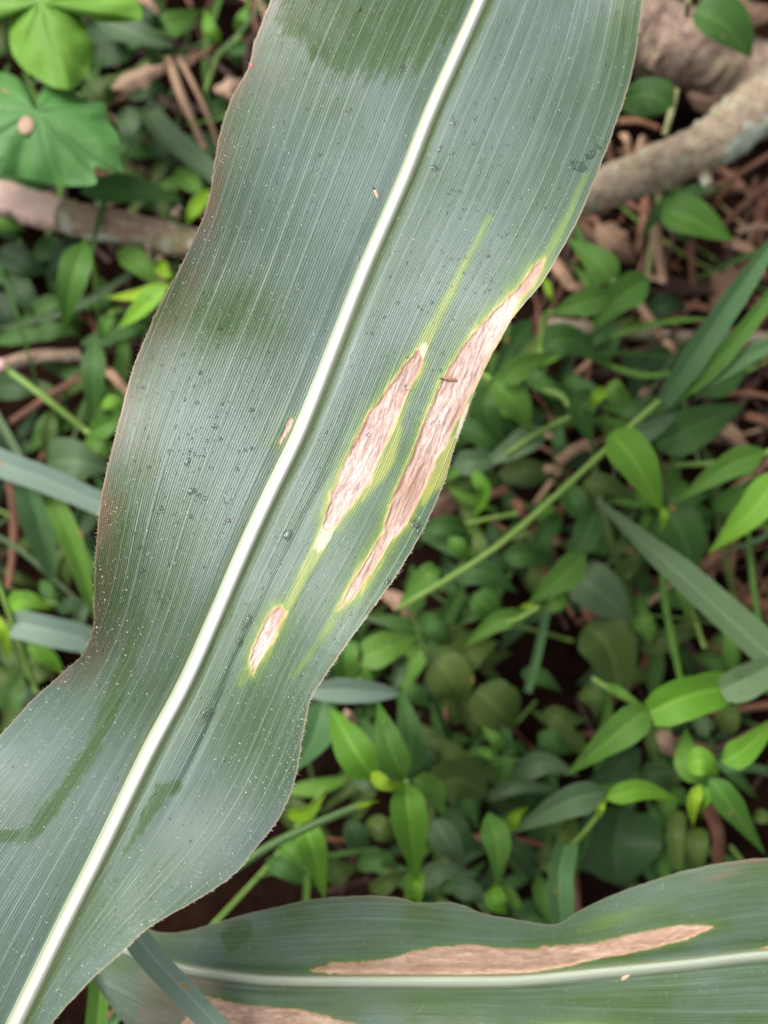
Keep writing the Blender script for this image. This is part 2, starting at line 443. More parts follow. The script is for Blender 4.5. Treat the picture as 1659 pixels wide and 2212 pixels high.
# ------------------------------------------------------------------ object helpers
def link(o, parent=None):
    COL.objects.link(o)
    if parent is not None: o.parent = parent
    return o
def props(o, label=None, cat=None, group=None, kind=None):
    if label: o['label'] = label
    if cat: o['category'] = cat
    if group: o['group'] = group
    if kind: o['kind'] = kind
    return o
def empty(name, loc, label, cat, group=None):
    o = bpy.data.objects.new(name, None); o.empty_display_size = .01
    o.location = loc
    return props(link(o), label, cat, group)
COLLECT = None
def mesh_obj(name, V, F, mat, parent=None, uv=None, smooth=True, origin=None, attrs=None):
    if COLLECT is not None:
        COLLECT.setdefault(mat.name, []).append((np.asarray(V, float), [tuple(f) for f in F], np.asarray(uv, float), mat)); return None
    """V Nx3, F list/array of polys, all in world space; origin moved to the thing's own place"""
    V = np.asarray(V, float)
    off = np.array(origin if origin is not None else (tuple(parent.location) if parent is not None else V.mean(0)))
    me = bpy.data.meshes.new(name)
    if isinstance(F, np.ndarray) and F.ndim == 2:
        k = F.shape[1]
        me.vertices.add(len(V)); me.vertices.foreach_set('co', (V - off).astype(np.float32).ravel())
        me.loops.add(F.size); me.loops.foreach_set('vertex_index', F.astype(np.int32).ravel())
        me.polygons.add(len(F)); me.polygons.foreach_set('loop_start', np.arange(0, F.size, k, dtype=np.int32))
        me.update(calc_edges=True)
    else:
        me.from_pydata((V - off).tolist(), [], [list(map(int, f)) for f in F])
    if smooth:
        me.polygons.foreach_set('use_smooth', np.ones(len(me.polygons), bool))
    if uv is not None:
        l = me.uv_layers.new(name='UVMap')
        li = np.empty(len(me.loops), np.int32); me.loops.foreach_get('vertex_index', li)
        l.data.foreach_set('uv', np.asarray(uv, np.float32)[li].ravel())
    for k_, v_ in (attrs or {}).items():
        at = me.attributes.new(k_, 'FLOAT_VECTOR', 'POINT')
        at.data.foreach_set('vector', np.asarray(v_, np.float32).ravel())
    me.materials.append(mat)
    o = bpy.data.objects.new(name, me)
    link(o, parent)
    if parent is None: o.location = off
    return o

def grid_faces(nu, nv):
    i = np.arange(nu - 1)[:, None] * nv + np.arange(nv - 1)[None, :]
    return np.stack([i, i + 1, i + nv + 1, i + nv], -1).reshape(-1, 4)

def spline(pts, n):
    """Catmull-Rom through Nx k points, n samples"""
    p = np.asarray(pts, float)
    if len(p) == 2:
        t = np.linspace(0, 1, n)[:, None]; return p[0] * (1 - t) + p[1] * t
    p = np.vstack([2 * p[0] - p[1], p, 2 * p[-1] - p[-2]])
    t = np.linspace(0, len(p) - 3 - 1e-6, n); i = np.floor(t).astype(int); f = (t - i)[:, None]
    a, b, c, d = p[i], p[i + 1], p[i + 2], p[i + 3]
    return .5 * (2 * b + (c - a) * f + (2 * a - 5 * b + 4 * c - d) * f ** 2 + (3 * b - a - 3 * c + d) * f ** 3)

def mono(xs, ys, x):
    """smooth interpolation of a margin"""
    y = np.interp(x, xs, ys)
    k = 9
    return y

def tube(name, path, rad, mat, parent=None, sides=8, rough=0.0, n=None, origin=None, seed=0, caps=True, flat=1.0):
    path = np.asarray(path, float)
    n = n or max(4, len(path) * 4)
    c = spline(path, n)
    rr = np.interp(np.linspace(0, 1, n), np.linspace(0, 1, len(np.atleast_1d(rad))), np.atleast_1d(rad))
    tan = np.gradient(c, axis=0); tan /= np.linalg.norm(tan, axis=1)[:, None] + 1e-12
    up = np.array([0, 0, 1.0])
    sx = np.cross(tan, up); nn = np.linalg.norm(sx, axis=1)
    sx[nn < 1e-3] = (1, 0, 0); sx /= np.linalg.norm(sx, axis=1)[:, None]
    sy = np.cross(sx, tan)
    ang = np.linspace(0, 2 * math.pi, sides + 1)
    V = []; UV = []
    for j, a in enumerate(ang):
        r = rr.copy()
        if rough:
            aa = a % (2 * math.pi)
            r = r * (1 + rough * ((fbm(np.arange(n) * .35 + 3 * math.cos(aa), np.full(n, 2.2 * math.sin(aa) + 5), seed) - .5) * 2))
        V.append(c + sx * (np.cos(a) * r)[:, None] + sy * (np.sin(a) * r * flat)[:, None])
        UV.append(np.stack([np.linspace(0, 1, n), np.full(n, j / sides)], -1))
    V = np.stack(V, 1).reshape(-1, 3); UV = np.stack(UV, 1).reshape(-1, 2)
    F = [tuple(f) for f in grid_faces(n, sides + 1)]
    if caps:
        F.append(tuple(range(sides))); F.append(tuple((n - 1) * (sides + 1) + k for k in range(sides, 0, -1)))
    return mesh_obj(name, V, F, mat, parent, UV, origin=origin)

PROFILES = {
    'lance': [(0, .12), (.08, .5), (.2, .88), (.33, 1.0), (.5, .90), (.68, .62), (.84, .30), (.95, .09), (1, .0)],
    'rise': [(0, .12), (.2, .42), (.45, .75), (.7, .95), (1, 1.0)],
    'ovate': [(0, .15), (.06, .55), (.18, .92), (.32, 1.0), (.5, .88), (.68, .60), (.84, .28), (.94, .09), (1, .0)],
    'blade': [(0, .55), (.15, .85), (.4, 1.0), (.7, .8), (.9, .4), (1, .0)],
    'strap': [(0, .9), (.3, 1.0), (.7, 1.0), (1, .85)],
    'round': [(0, .2), (.07, .62), (.2, .93), (.38, 1.0), (.6, .85), (.8, .52), (.92, .22), (1, .0)],
}
def leaf(path, width, mat, parent, shape='lance', z=(.1, .1), arch=.008, fold=.25, roll=0.0, name='leaf', nu=16, wav=.06, curl=0.0, origin=None, label=None):
    """path: picture points (already in view coordinates); width in the same units"""
    pts = spline([(x, y) for x, y in path], nu)
    s = np.linspace(0, 1, nu)
    zz = np.interp(s, np.linspace(0, 1, len(z)), z) + arch * np.sin(math.pi * s)
    c = P(pts[:, 0], pts[:, 1], zz)
    pr = PROFILES[shape]
    prof = np.interp(s, [a for a, _ in pr], [b for _, b in pr])
    # smooth
    ps = prof.copy(); ps[1:-1] = (prof[:-2] + 2 * prof[1:-1] + prof[2:]) / 4; prof = ps
    tp = np.gradient(pts, axis=0); tp /= np.linalg.norm(tp, axis=1)[:, None]
    side = np.stack([tp[:, 1], -tp[:, 0]], -1)
    e = P(pts[:, 0] + side[:, 0] * width / 2, pts[:, 1] + side[:, 1] * width / 2, zz) - c
    wl = np.linalg.norm(e, axis=1)[:, None]; e = e / wl
    tan = np.gradient(c, axis=0); tan /= np.linalg.norm(tan, axis=1)[:, None]
    nr = np.cross(tan, e); nr /= np.linalg.norm(nr, axis=1)[:, None]
    nr *= np.where(nr[:, 2:] < 0, -1, 1)
    cols = np.array([-1, -.78, -.5, -.22, 0, .22, .5, .78, 1.0])
    sd = random.randint(0, 999)
    V = []; UV = []
    rl = roll * np.ones(nu)
    for cc in cols:
        wv = 1 + wav * (vnoise(s * 6 + 10 * (cc > 0), np.full(nu, 3.0), sd) - .5) * 2
        off = cc * wl[:, 0] * prof * wv
        up = abs(cc) * wl[:, 0] * prof * fold - curl * cc * cc * wl[:, 0] * prof
        up = up + wl[:, 0] * wav * 1.2 * (vnoise(s * 5, np.full(nu, cc * 2 + 7), sd + 3) - .5) * abs(cc)
        ex = e * np.cos(rl)[:, None] + nr * np.sin(rl)[:, None]
        nx = nr * np.cos(rl)[:, None] - e * np.sin(rl)[:, None]
        V.append(c + ex * off[:, None] + nx * up[:, None])
        UV.append(np.stack([s, np.full(nu, (cc + 1) / 2)], -1))
    V = np.stack(V, 1).reshape(-1, 3); UV = np.stack(UV, 1).reshape(-1, 2)
    o = mesh_obj(name, V, grid_faces(nu, len(cols)), mat, parent, UV, origin=origin)
    if label: o['label'] = label
    return o

def outline_leaf(r, pts, centre, z, mat, parent, name='leaf', bulge=.006, rings=7, wav=.003, seed=0, origin=None):
    """leaf traced from a closed outline; rings run from the vein centre to the rim"""
    o = spline([q(r, p) for p in pts] + [q(r, pts[0])], len(pts) * 5)[:-1]
    # jitter rim
    k = len(o)
    cx, cy = q(r, centre)
    V = [P(cx, cy, z + bulge)]; UV = [(0.0, .5)]
    for i in range(1, rings + 1):
        f = i / rings
        x = cx + (o[:, 0] - cx) * f; y = cy + (o[:, 1] - cy) * f
        zz = z + bulge * (1 - f * f) + wav * (fbm(x / 45, y / 45, seed) - .5) * 2 * (.3 + f)
        ang = np.arctan2(o[:, 1] - cy, o[:, 0] - cx)
        zz = zz - .0008 * np.cos(ang * 5) ** 8 * (1 - f)
        for a, b_, c_, g in zip(x, y, zz, ang):
            V.append(P(a, b_, c_)); UV.append((f, .5 + .5 * math.sin(g * 2.5)))
    F = []
    for j in range(k):
        F.append((0, 1 + j, 1 + (j + 1) % k))
    for i in range(rings - 1):
        b0 = 1 + i * k
        for j in range(k):
            F.append((b0 + j, b0 + k + j, b0 + k + (j + 1) % k, b0 + (j + 1) % k))
    return mesh_obj(name, np.array(V), F, mat, parent, np.array(UV), origin=origin)

def stem(r, pts, z, wd, mat, parent, name='stem'):
    pp = [q(r, p) for p in pts]
    zs = np.interp(np.linspace(0, 1, len(pp)), np.linspace(0, 1, len(z)), z)
    path = [P(x, y, h) for (x, y), h in zip(pp, zs)]
    w0 = wd * rs(r) * SENS / LENS / PH * (CAM_H - float(np.mean(zs))) / 2
    return tube(name, path, [w0, w0 * .9], mat, parent, 7, rough=.12, seed=random.randint(0, 99))

# ------------------------------------------------------------------ ground
NG = 220
gx = np.sign(np.linspace(-1, 1, NG)) * np.abs(np.linspace(-1, 1, NG)) ** 3 * 6
X, Y = np.meshgrid(gx, gx, indexing='ij')
Z = (fbm(X * 30 + 50, Y * 30 + 50, 1, 4) - .5) * .02 * np.exp(-(X ** 2 + Y ** 2) / 4) - .006
V = np.stack([X, Y, Z], -1).reshape(-1, 3)
g = mesh_obj('ground', V, grid_faces(NG, NG)[:, ::-1].copy(), M['soil'], origin=(0, 0, 0))
g['kind'] = 'structure'

# ------------------------------------------------------------------ maize leaves
def smooth1(y, k):
    ker = np.hanning(k + 2)[1:-1]; ker /= ker.sum()
    yp = np.pad(y, (k // 2, k // 2), mode='edge')
    return np.convolve(yp, ker, 'valid')[:len(y)]

def sdist(px, py, poly):
    """signed distance to polygon (negative inside), picture units"""
    poly = np.asarray(poly, float)
    ins = np.zeros(px.shape, bool); dm = np.full(px.shape, 1e9)
    n_ = len(poly)
    for i in range(n_):
        x0, y0 = poly[i]; x1, y1 = poly[(i + 1) % n_]
        dx, dy = x1 - x0, y1 - y0
        t = np.clip(((px - x0) * dx + (py - y0) * dy) / (dx * dx + dy * dy + 1e-9), 0, 1)
        dm = np.minimum(dm, np.hypot(px - x0 - t * dx, py - y0 - t * dy))
        if y0 != y1:
            c_ = ((y0 > py) != (y1 > py)) & (px < (x1 - x0) * (py - y0) / (y1 - y0) + x0)
            ins ^= c_
    return np.where(ins, -dm, dm)
def ldist(px, py, pts):
    """(distance - halfwidth) to a polyline with per point half widths"""
    best = np.full(px.shape, 1e9)
    for (x0, y0, w0), (x1, y1, w1) in zip(pts[:-1], pts[1:]):
        dx, dy = x1 - x0, y1 - y0
        t = np.clip(((px - x0) * dx + (py - y0) * dy) / (dx * dx + dy * dy + 1e-9), 0, 1)
        best = np.minimum(best, np.hypot(px - x0 - t * dx, py - y0 - t * dy) - (w0 + (w1 - w0) * t))
    return best
def ell(px, py, cx, cy, rx, ry, deg):
    c_, s_ = math.cos(R(deg)), math.sin(R(deg))
    u = (px - cx) * c_ + (py - cy) * s_; v = -(px - cx) * s_ + (py - cy) * c_
    return np.exp(-((u / rx) ** 2 + (v / ry) ** 2))

class Maize:
    def __init__(s, axis, left, mid, right, a0, a1, na, nh, nm, wm, zf):
        s.ax = np.array(axis) / np.hypot(*axis)            # along
        s.bx = np.array([s.ax[1], -s.ax[0]])                # across (towards 'right')
        s.zf = zf; s.wm = wm
        s.aa = np.linspace(a0, a1, na)
        def fn(pts, k):
            p = np.asarray(pts, float); A_ = p @ s.ax; B_ = p @ s.bx
            o = np.argsort(A_)
            dense = spline(np.stack([A_[o], B_[o]], -1), 1500)
            i = np.argsort(dense[:, 0])
            return smooth1(np.interp(s.aa, dense[i, 0], dense[i, 1]), k)
        k = max(5, int(30 / ((a1 - a0) / na)) | 1)
        s.L = fn(left, k); s.Mi = fn(mid, k * 3 | 1); s.Rr = fn(right, k)
        s.L += 1.3 * (fbm(s.aa / 16, s.aa * 0, 5) - .5) * 2; s.Rr += 1.3 * (fbm(s.aa / 16, s.aa * 0 + 9, 5) - .5) * 2
        tl = np.linspace(-1, 0, nh + 1); tr = np.linspace(0, 1, nh + 1)
        m = np.linspace(-1, 1, nm + 1)
        s.nh, s.nm = nh, nm
        wmv = np.interp(s.aa, wm[0], wm[1])
        s.wmv = wmv
        bL = s.L[:, None] + (s.Mi - wmv - s.L)[:, None] * (tl + 1)[None, :]
        bM = s.Mi[:, None] + wmv[:, None] * m[None, :]
        bR = (s.Mi + wmv)[:, None] + (s.Rr - s.Mi - wmv)[:, None] * tr[None, :]
        s.b = np.concatenate([bL[:, :-1], bM, bR[:, 1:]], 1)
        s.t = np.concatenate([tl[:-1], m * 0, tr[1:]])[None, :] + 0 * s.b
        s.m = np.concatenate([tl[:-1] * 0 - 1, m, tr[1:] * 0 + 1])[None, :] + 0 * s.b
        s.a = s.aa[:, None] + 0 * s.b
        s.px = s.a * s.ax[0] + s.b * s.bx[0]; s.py = s.a * s.ax[1] + s.b * s.bx[1]
        s.nc = s.b.shape[1]
        kk = int(700 / ((a1 - a0) / na)) | 1
        Ls = smooth1(s.L, kk); Rs = smooth1(s.Rr, kk)
        dd_ = s.b - s.Mi[:, None]
        s.tv = np.where(dd_ < 0, dd_ / (s.Mi - Ls)[:, None], dd_ / (Rs - s.Mi)[:, None])
    def at(s, px, py):
        px = np.asarray(px, float); py = np.asarray(py, float)
        a = px * s.ax[0] + py * s.ax[1]; b = px * s.bx[0] + py * s.bx[1]
        L = np.interp(a, s.aa, s.L); Mi = np.interp(a, s.aa, s.Mi); Rr = np.interp(a, s.aa, s.Rr); w_ = np.interp(a, s.aa, s.wmv)
        d = b - Mi
        t = np.where(d < 0, np.minimum(0, (d + w_) / np.maximum(Mi - w_ - L, 1)), np.maximum(0, (d - w_) / np.maximum(Rr - Mi - w_, 1)))
        return a, t, d, w_
    def point(s, px, py, up=0.0):
        a, t, d, w_ = s.at(px, py)
        return P(px, py, s.zf(a, t, d, w_) + up)
    def normal(s, px, py):
        p0 = s.point(px, py); p1 = s.point(px + 3, py); p2 = s.point(px, py + 3)
        n_ = np.cross(p2 - p0, p1 - p0)
        return n_ / np.linalg.norm(n_)

def build_maize(mz, root, wet_nosheen, lesions, halo, cream, redf, thin, edgec, mats):
    """lesions: list of (polygon, noise amount)"""
    px, py = mz.px, mz.py
    d = mz.b - mz.Mi[:, None]
    Z = mz.zf(mz.a, mz.t, d, mz.wmv[:, None])
    nz = (fbm(px / 9, py / 14, 3) - .5) * 2
    ldm = np.full(px.shape, 1e9); lid = np.zeros(px.shape, int)
    for i, poly in enumerate(lesions):
        dd = sdist(px, py, poly) + nz * 2.6 + (fbm(mz.b / 5, mz.a / 60, 8) - .5) * 7 - 1.5
        better = dd < ldm
        ldm = np.where(better, dd, ldm); lid = np.where(better, i + 1, lid)
    inside = (ldm < 0) & (np.abs(mz.m) > .999)
    Z = Z + np.where(inside, -.00035 + .0007 * (fbm(mz.b / 7, mz.a / 40, 21, 3) - .5), 0) * sstep(-ldm, 0, 5)
    V = P(px, py, Z)
    la = np.stack([mz.a / 1000, mz.tv, d / 1000], -1)
    hl = halo(px, py, ldm, mz)
    lb = np.stack([np.where(inside, mz.brown(px, py), wet_nosheen(px, py, mz)), hl, cream(px, py, mz)], -1)
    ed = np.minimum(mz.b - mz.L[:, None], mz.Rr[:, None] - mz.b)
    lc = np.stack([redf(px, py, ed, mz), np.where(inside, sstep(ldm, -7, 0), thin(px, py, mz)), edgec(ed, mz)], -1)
    Vf = V.reshape(-1, 3); F = grid_faces(*px.shape)
    nf = px.shape[1] - 1
    fc = np.tile(np.arange(nf), px.shape[0] - 1)
    isr = (fc >= mz.nh) & (fc < mz.nh + mz.nm)
    li = lid.ravel()[F[:, 0]] * (inside.ravel()[F].sum(1) >= 3) * (~isr)
    def part(name, sel, mat, la_=la, lb=lb):
        Fs = F[sel]
        u, inv = np.unique(Fs, return_inverse=True)
        Fs = inv.reshape(-1, 4)
        # keep the side towards the sky: flip if needed
        a_, b_, c_ = Vf[u[Fs[0][0]]], Vf[u[Fs[0][1]]], Vf[u[Fs[0][2]]]
        if np.cross(b_ - a_, c_ - a_)[2] < 0: Fs = Fs[:, ::-1].copy()
        return mesh_obj(name, Vf[u], Fs, mat, root, attrs={'la': la_.reshape(-1, 3)[u], 'lb': lb.reshape(-1, 3)[u], 'lc': lc.reshape(-1, 3)[u]})
    part('blade', (~isr) & (li == 0), mats[0])
    lam = np.stack([mz.a / 1000, mz.t, mz.m], -1)
    cw = np.interp(mz.a, *mz.core)
    part('midrib', isr, mats[1], lam, np.stack([cw, cw, cw], -1))
    for i in range(len(lesions)):
        s_ = li == i + 1
        if s_.sum(): part('lesion', s_, mats[2])['label'] = LES_LABEL.pop(0)

# ---- first leaf
left = [(820, -560), (720, -260), (640, -130), (585, 0), (548, 95), (538, 142), (498, 218), (469, 313), (451, 429), (418, 517), (386, 582), (338, 673), (298, 768),
        (287, 793), (262, 888), (233, 1004), (218, 1077), (207, 1186), (203, 1290), (202, 1345), (182, 1408), (145, 1444), (73, 1509), (22, 1564), (-40, 1630), (-130, 1720), (-250, 1850),
        (-350, 2000), (-420, 2200), (-480, 2400), (-560, 2700)]
mid = [(1260, -540), (1150, -260), (1090, -120), (1040, 0), (934, 236), (876, 382), (789, 582), (723, 749), (650, 931), (587, 1062), (522, 1204), (410, 1459), (322, 1626), (218, 1840), (130, 2015), (33, 2212), (-30, 2340), (-90, 2460), (-190, 2660)]
right = [(1330, -560), (1378, -280), (1390, -130), (1388, 0), (1376, 102), (1357, 189), (1325, 284), (1288, 382), (1248, 477), (1201, 560), (1168, 615), (1110, 684), (1075, 745), (1054, 782), (1014, 877), (985, 960),
         (960, 1040), (927, 1120), (898, 1175), (865, 1230), (836, 1273), (796, 1328), (741, 1404), (695, 1472), (672, 1509), (654, 1590), (645, 1651), (629, 1713), (596, 1779), (549, 1837), (516, 1880), (458, 1924),
         (382, 1968), (313, 2011), (262, 2059), (204, 2110), (145, 2172), (112, 2212), (60, 2290), (0, 2400), (-110, 2640)]
def z1(a, t, d, w_):
    z = .250 + 0 * t
    z = z + .0035 * np.abs(t) ** 1.2
    wl = .0058 * np.sin((a - 150) / 1000 * 2 * math.pi * 1.25 + .4)
    wr = .0062 * np.sin((a - 150) / 1000 * 2 * math.pi * 1.15 + 2.3)
    z = z + np.where(t < 0, wl, wr) * np.abs(t) ** 1.6
    z = z + .0011 * np.sin(a / 140 + t * 5) * np.abs(t) * (1 - .3 * np.abs(t))
    z = z + .0007 * (np.clip(1 - (d / np.maximum(w_, 1)) ** 2, 0, 1))            # raised rib
    z = z - np.where(d > 0, .0007, .0002) * np.exp(-((np.abs(d) - w_ * 1.35) / 15) ** 2)                    # furrows beside it
    fold = np.exp(-((t - .22 - .00002 * a) / .03) ** 2) * sstep(a, 380, 900) * (1 - sstep(a, 1250, 1550))
    z = z - .0005 * fold * (t > 0)
    z = z - .022 * sstep(a, 1750, 2900) - .05 * sstep(-a, 700, 1400)
    return z
mz1 = Maize((-.41, .912), left, mid, right, -1000, 2560, 1500, 165, 14, ([-1000, -300, 600, 1500, 2400], [12, 16, 18, 19, 21]), z1)
mz1.core = ([-600, -300, 300, 700, 1100, 1500, 2000, 2500], [.24, .26, .32, .40, .46, .36, .26, .26])
mz1.brown = lambda x, y: np.clip(ell(x, y, 885, 1055, 26, 95, 27) + .7 * ell(x, y, 905, 790, 10, 30, 20) + .8 * ell(x, y, 985, 900, 8, 60, 22) + .8 * ell(x, y, 1130, 622, 22, 30, 30), 0, 1)
root1 = empty('maize_leaf', tuple(mz1.point(723, 749).tolist()), 'broad sharp maize leaf with white midrib and pink lesions crossing the whole view', 'maize leaf')

lesA = [q(5, p) for p in [(985, 120), (1000, 190), (975, 260), (930, 340), (890, 430), (850, 520), (820, 600), (770, 700), (720, 820), (690, 900), (640, 960), (560, 1060), (490, 1150), (415, 1200), (425, 1100), (460, 980), (510, 860), (560, 740), (610, 640), (680, 500), (760, 400), (840, 290), (900, 200)]]
lesB = [(1176, 560), (1168, 585), (1146, 622), (1119, 650), (1095, 709), (1072, 739), (1047, 786), (1027, 833), (1010, 866), (992, 902), (979, 921), (965, 960), (941, 990), (930, 1022), (912, 1062), (894, 1099), (876, 1135), (850, 1160), (825, 1197), (800, 1237), (774, 1280), (738, 1313), (730, 1320), (745, 1288), (774, 1240), (803, 1193), (830, 1150), (838, 1113), (847, 1084), (865, 1040), (887, 989), (905, 946), (923, 895), (945, 848), (960, 818), (978, 786), (996, 753), (1025, 720), (1055, 685), (1102, 640), (1128, 612), (1152, 582)]
lesC = [(608, 1308), (614, 1322), (605, 1345), (590, 1380), (572, 1410), (545, 1455), (543, 1430), (547, 1400), (561, 1370), (576, 1340), (594, 1315)]
lesD = [(630, 905), (628, 922), (617, 940), (606, 958), (601, 955), (612, 930), (622, 908)]
LES_LABEL = ['middle pink lesion between the midrib and the right margin', 'long wavy pink lesion running along the right margin', 'short oval pink lesion nearest the bottom', 'tiny orange fleck beside the midrib',
             'long brown lesion above the midrib', 'reddish dead patch at the lower margin', 'small reddish patch at the frame edge']
def wet_nosheen1(px, py, mz):  # water trails, plus dark patches painted where sky sheen drops out
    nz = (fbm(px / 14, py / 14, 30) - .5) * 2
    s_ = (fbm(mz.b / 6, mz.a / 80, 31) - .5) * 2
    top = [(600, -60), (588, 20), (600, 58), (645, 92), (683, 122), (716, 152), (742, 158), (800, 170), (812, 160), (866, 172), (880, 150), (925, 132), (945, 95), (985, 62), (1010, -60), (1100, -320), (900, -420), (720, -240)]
    w_ = sstep(-(sdist(px, py, top) + nz * 16 + s_ * 34), -16, 14) * (.70 + .3 * fbm(px / 30, py / 30, 36))  # top patch: damp green with the blocked sky reflection painted out
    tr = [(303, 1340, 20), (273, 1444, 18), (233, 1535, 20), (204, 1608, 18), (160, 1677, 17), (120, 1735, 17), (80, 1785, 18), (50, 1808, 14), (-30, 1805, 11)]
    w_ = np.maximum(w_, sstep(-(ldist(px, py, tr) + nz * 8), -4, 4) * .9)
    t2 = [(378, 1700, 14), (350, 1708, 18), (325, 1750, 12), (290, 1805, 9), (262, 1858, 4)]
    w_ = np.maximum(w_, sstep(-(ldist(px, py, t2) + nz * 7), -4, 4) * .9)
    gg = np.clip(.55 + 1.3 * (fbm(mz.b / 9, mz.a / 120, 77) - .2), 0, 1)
    w_ = np.maximum(w_, ell(px, py, 235, 1210, 62, 230, 6) * gg * 1.15)  # dark green ovals painted in for areas reflecting no sky
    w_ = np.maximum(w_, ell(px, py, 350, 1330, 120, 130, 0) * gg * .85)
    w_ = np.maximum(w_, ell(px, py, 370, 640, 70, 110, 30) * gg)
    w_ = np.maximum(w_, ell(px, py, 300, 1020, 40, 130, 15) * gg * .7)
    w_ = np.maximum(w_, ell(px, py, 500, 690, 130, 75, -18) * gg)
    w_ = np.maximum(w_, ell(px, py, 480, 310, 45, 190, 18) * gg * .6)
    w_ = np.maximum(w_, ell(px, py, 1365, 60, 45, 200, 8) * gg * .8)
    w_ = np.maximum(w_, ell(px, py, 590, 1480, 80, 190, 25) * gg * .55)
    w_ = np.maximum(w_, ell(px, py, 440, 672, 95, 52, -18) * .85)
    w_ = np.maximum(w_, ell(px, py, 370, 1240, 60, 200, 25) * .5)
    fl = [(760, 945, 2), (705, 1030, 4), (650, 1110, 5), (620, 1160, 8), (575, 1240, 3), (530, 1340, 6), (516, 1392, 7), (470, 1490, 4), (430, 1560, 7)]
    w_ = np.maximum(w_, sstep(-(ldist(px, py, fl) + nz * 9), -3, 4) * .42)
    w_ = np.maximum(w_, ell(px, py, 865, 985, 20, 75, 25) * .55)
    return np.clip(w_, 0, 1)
def halo1(px, py, ld, mz):
    s_ = (fbm(mz.b / 7, mz.a / 60, 12) - .5) * 2
    h = np.exp(-np.maximum(ld + s_ * 5, 0) / 12.5) * (.84 + .16 * fbm(px / 25, py / 25, 15))
    h = h * (1 - .75 * ell(px, py, 617, 930, 45, 60, 0))
    tails = [([(912, 755, 12), (925, 725, 13), (948, 680, 9), (985, 610, 5), (1035, 510, 3), (1058, 470, 1)], .62),
             ([(706, 1125, 15), (690, 1180, 14), (655, 1240, 9), (625, 1300, 8), (612, 1320, 7)], .66),
             ([(545, 1430, 9), (530, 1460, 9), (518, 1478, 4)], .5),
             ([(862, 925, 6), (840, 990, 14), (817, 1030, 12), (785, 1080, 5)], .72),
             ([(735, 1312, 6), (712, 1350, 6), (694, 1380, 3)], .55), ([(700, 1375, 1), (632, 1462, 2)], .4),
             ([(1165, 575, 14), (1190, 540, 9), (1235, 450, 4), (1262, 380, 1)], .48),
             ([(1130, 660, 9), (1060, 770, 7), (1020, 870, 6)], .62),
             ([(976, 945, 8), (955, 1000, 17), (935, 1045, 15), (912, 1090, 6)], .80),
             ([(990, 925, 6), (970, 975, 9), (950, 1035, 8)], .55)]
    for pts, k in tails:
        h = np.maximum(h, k * sstep(-(ldist(px, py, pts) + s_ * 7), -14, 6))
    return np.clip(h, 0, 1)
def cream1(px, py, mz):
    s_ = (fbm(mz.b / 4, mz.a / 40, 13) - .5) * 2
    c_ = .7 * sstep(-(ldist(px, py, [(915, 750, 7), (908, 770, 7)]) + s_ * 7), -7, 4)
    c_ = np.maximum(c_, .75 * sstep(-(ldist(px, py, [(712, 1135, 9), (700, 1165, 9), (688, 1185, 4)]) + s_ * 7), -7, 4))
    c_ = np.maximum(c_, .85 * sstep(-(ldist(px, py, [(1012, 875, 4), (1000, 910, 6), (985, 945, 3)]) + s_ * 3), -3, 3))
    return c_
def red1(px, py, ed, mz):
    l_ = (mz.t < 0)
    e = np.exp(-ed / 38) * l_ * (.45 + .55 * fbm(mz.a / 120, mz.a * 0, 44)) * (mz.a < 1300)
    e = np.maximum(e, .45 * ell(px, py, 470, 250, 70, 140, 15) * l_)
    e = np.maximum(e, .55 * ell(px, py, 285, 800, 40, 120, 15) * l_)
    e = np.maximum(e, .95 * ell(px, py, 540, 140, 7, 8, 0))
    for x, y in [(296, 898), (292, 1030), (494, 1125), (612, 1040), (520, 395), (517, 340), (415, 585)]:
        e = np.maximum(e, 1.3 * ell(px, py, x, y, 4, 4, 0))
    return np.clip(e * 1.15, 0, 1)
def thin_nosheen1(px, py, mz):  # bloom thinned to paint in areas where the sky sheen fades
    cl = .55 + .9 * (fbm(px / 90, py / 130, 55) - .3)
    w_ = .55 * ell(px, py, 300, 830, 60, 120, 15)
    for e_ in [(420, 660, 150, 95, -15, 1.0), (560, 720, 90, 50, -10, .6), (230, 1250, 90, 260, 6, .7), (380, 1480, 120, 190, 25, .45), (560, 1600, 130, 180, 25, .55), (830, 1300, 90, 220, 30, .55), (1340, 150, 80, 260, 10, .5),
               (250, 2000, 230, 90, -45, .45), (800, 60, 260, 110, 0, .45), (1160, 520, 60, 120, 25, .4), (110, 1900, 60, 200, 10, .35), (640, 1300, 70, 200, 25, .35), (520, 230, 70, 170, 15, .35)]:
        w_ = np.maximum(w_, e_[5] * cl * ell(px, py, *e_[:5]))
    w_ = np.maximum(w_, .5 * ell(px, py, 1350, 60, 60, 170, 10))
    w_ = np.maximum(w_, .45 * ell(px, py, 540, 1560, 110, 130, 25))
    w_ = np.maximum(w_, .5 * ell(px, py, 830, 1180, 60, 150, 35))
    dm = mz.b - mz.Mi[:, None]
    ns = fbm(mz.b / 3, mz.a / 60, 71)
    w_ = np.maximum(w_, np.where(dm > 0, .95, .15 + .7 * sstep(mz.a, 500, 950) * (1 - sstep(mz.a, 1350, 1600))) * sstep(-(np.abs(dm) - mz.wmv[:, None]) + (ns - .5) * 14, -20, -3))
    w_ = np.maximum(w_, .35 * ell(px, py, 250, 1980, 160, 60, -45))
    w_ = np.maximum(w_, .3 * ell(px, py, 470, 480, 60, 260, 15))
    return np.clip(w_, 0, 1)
def edge1(ed, mz):
    return sstep(-ed, -3.6, -1.4) * np.where(mz.t < 0, .5, .6)
build_maize(mz1, root1, wet_nosheen1, [lesA, lesB, lesC, lesD], halo1, cream1, red1, thin_nosheen1, edge1, (M['maize'], M['midrib'], M['lesion']))

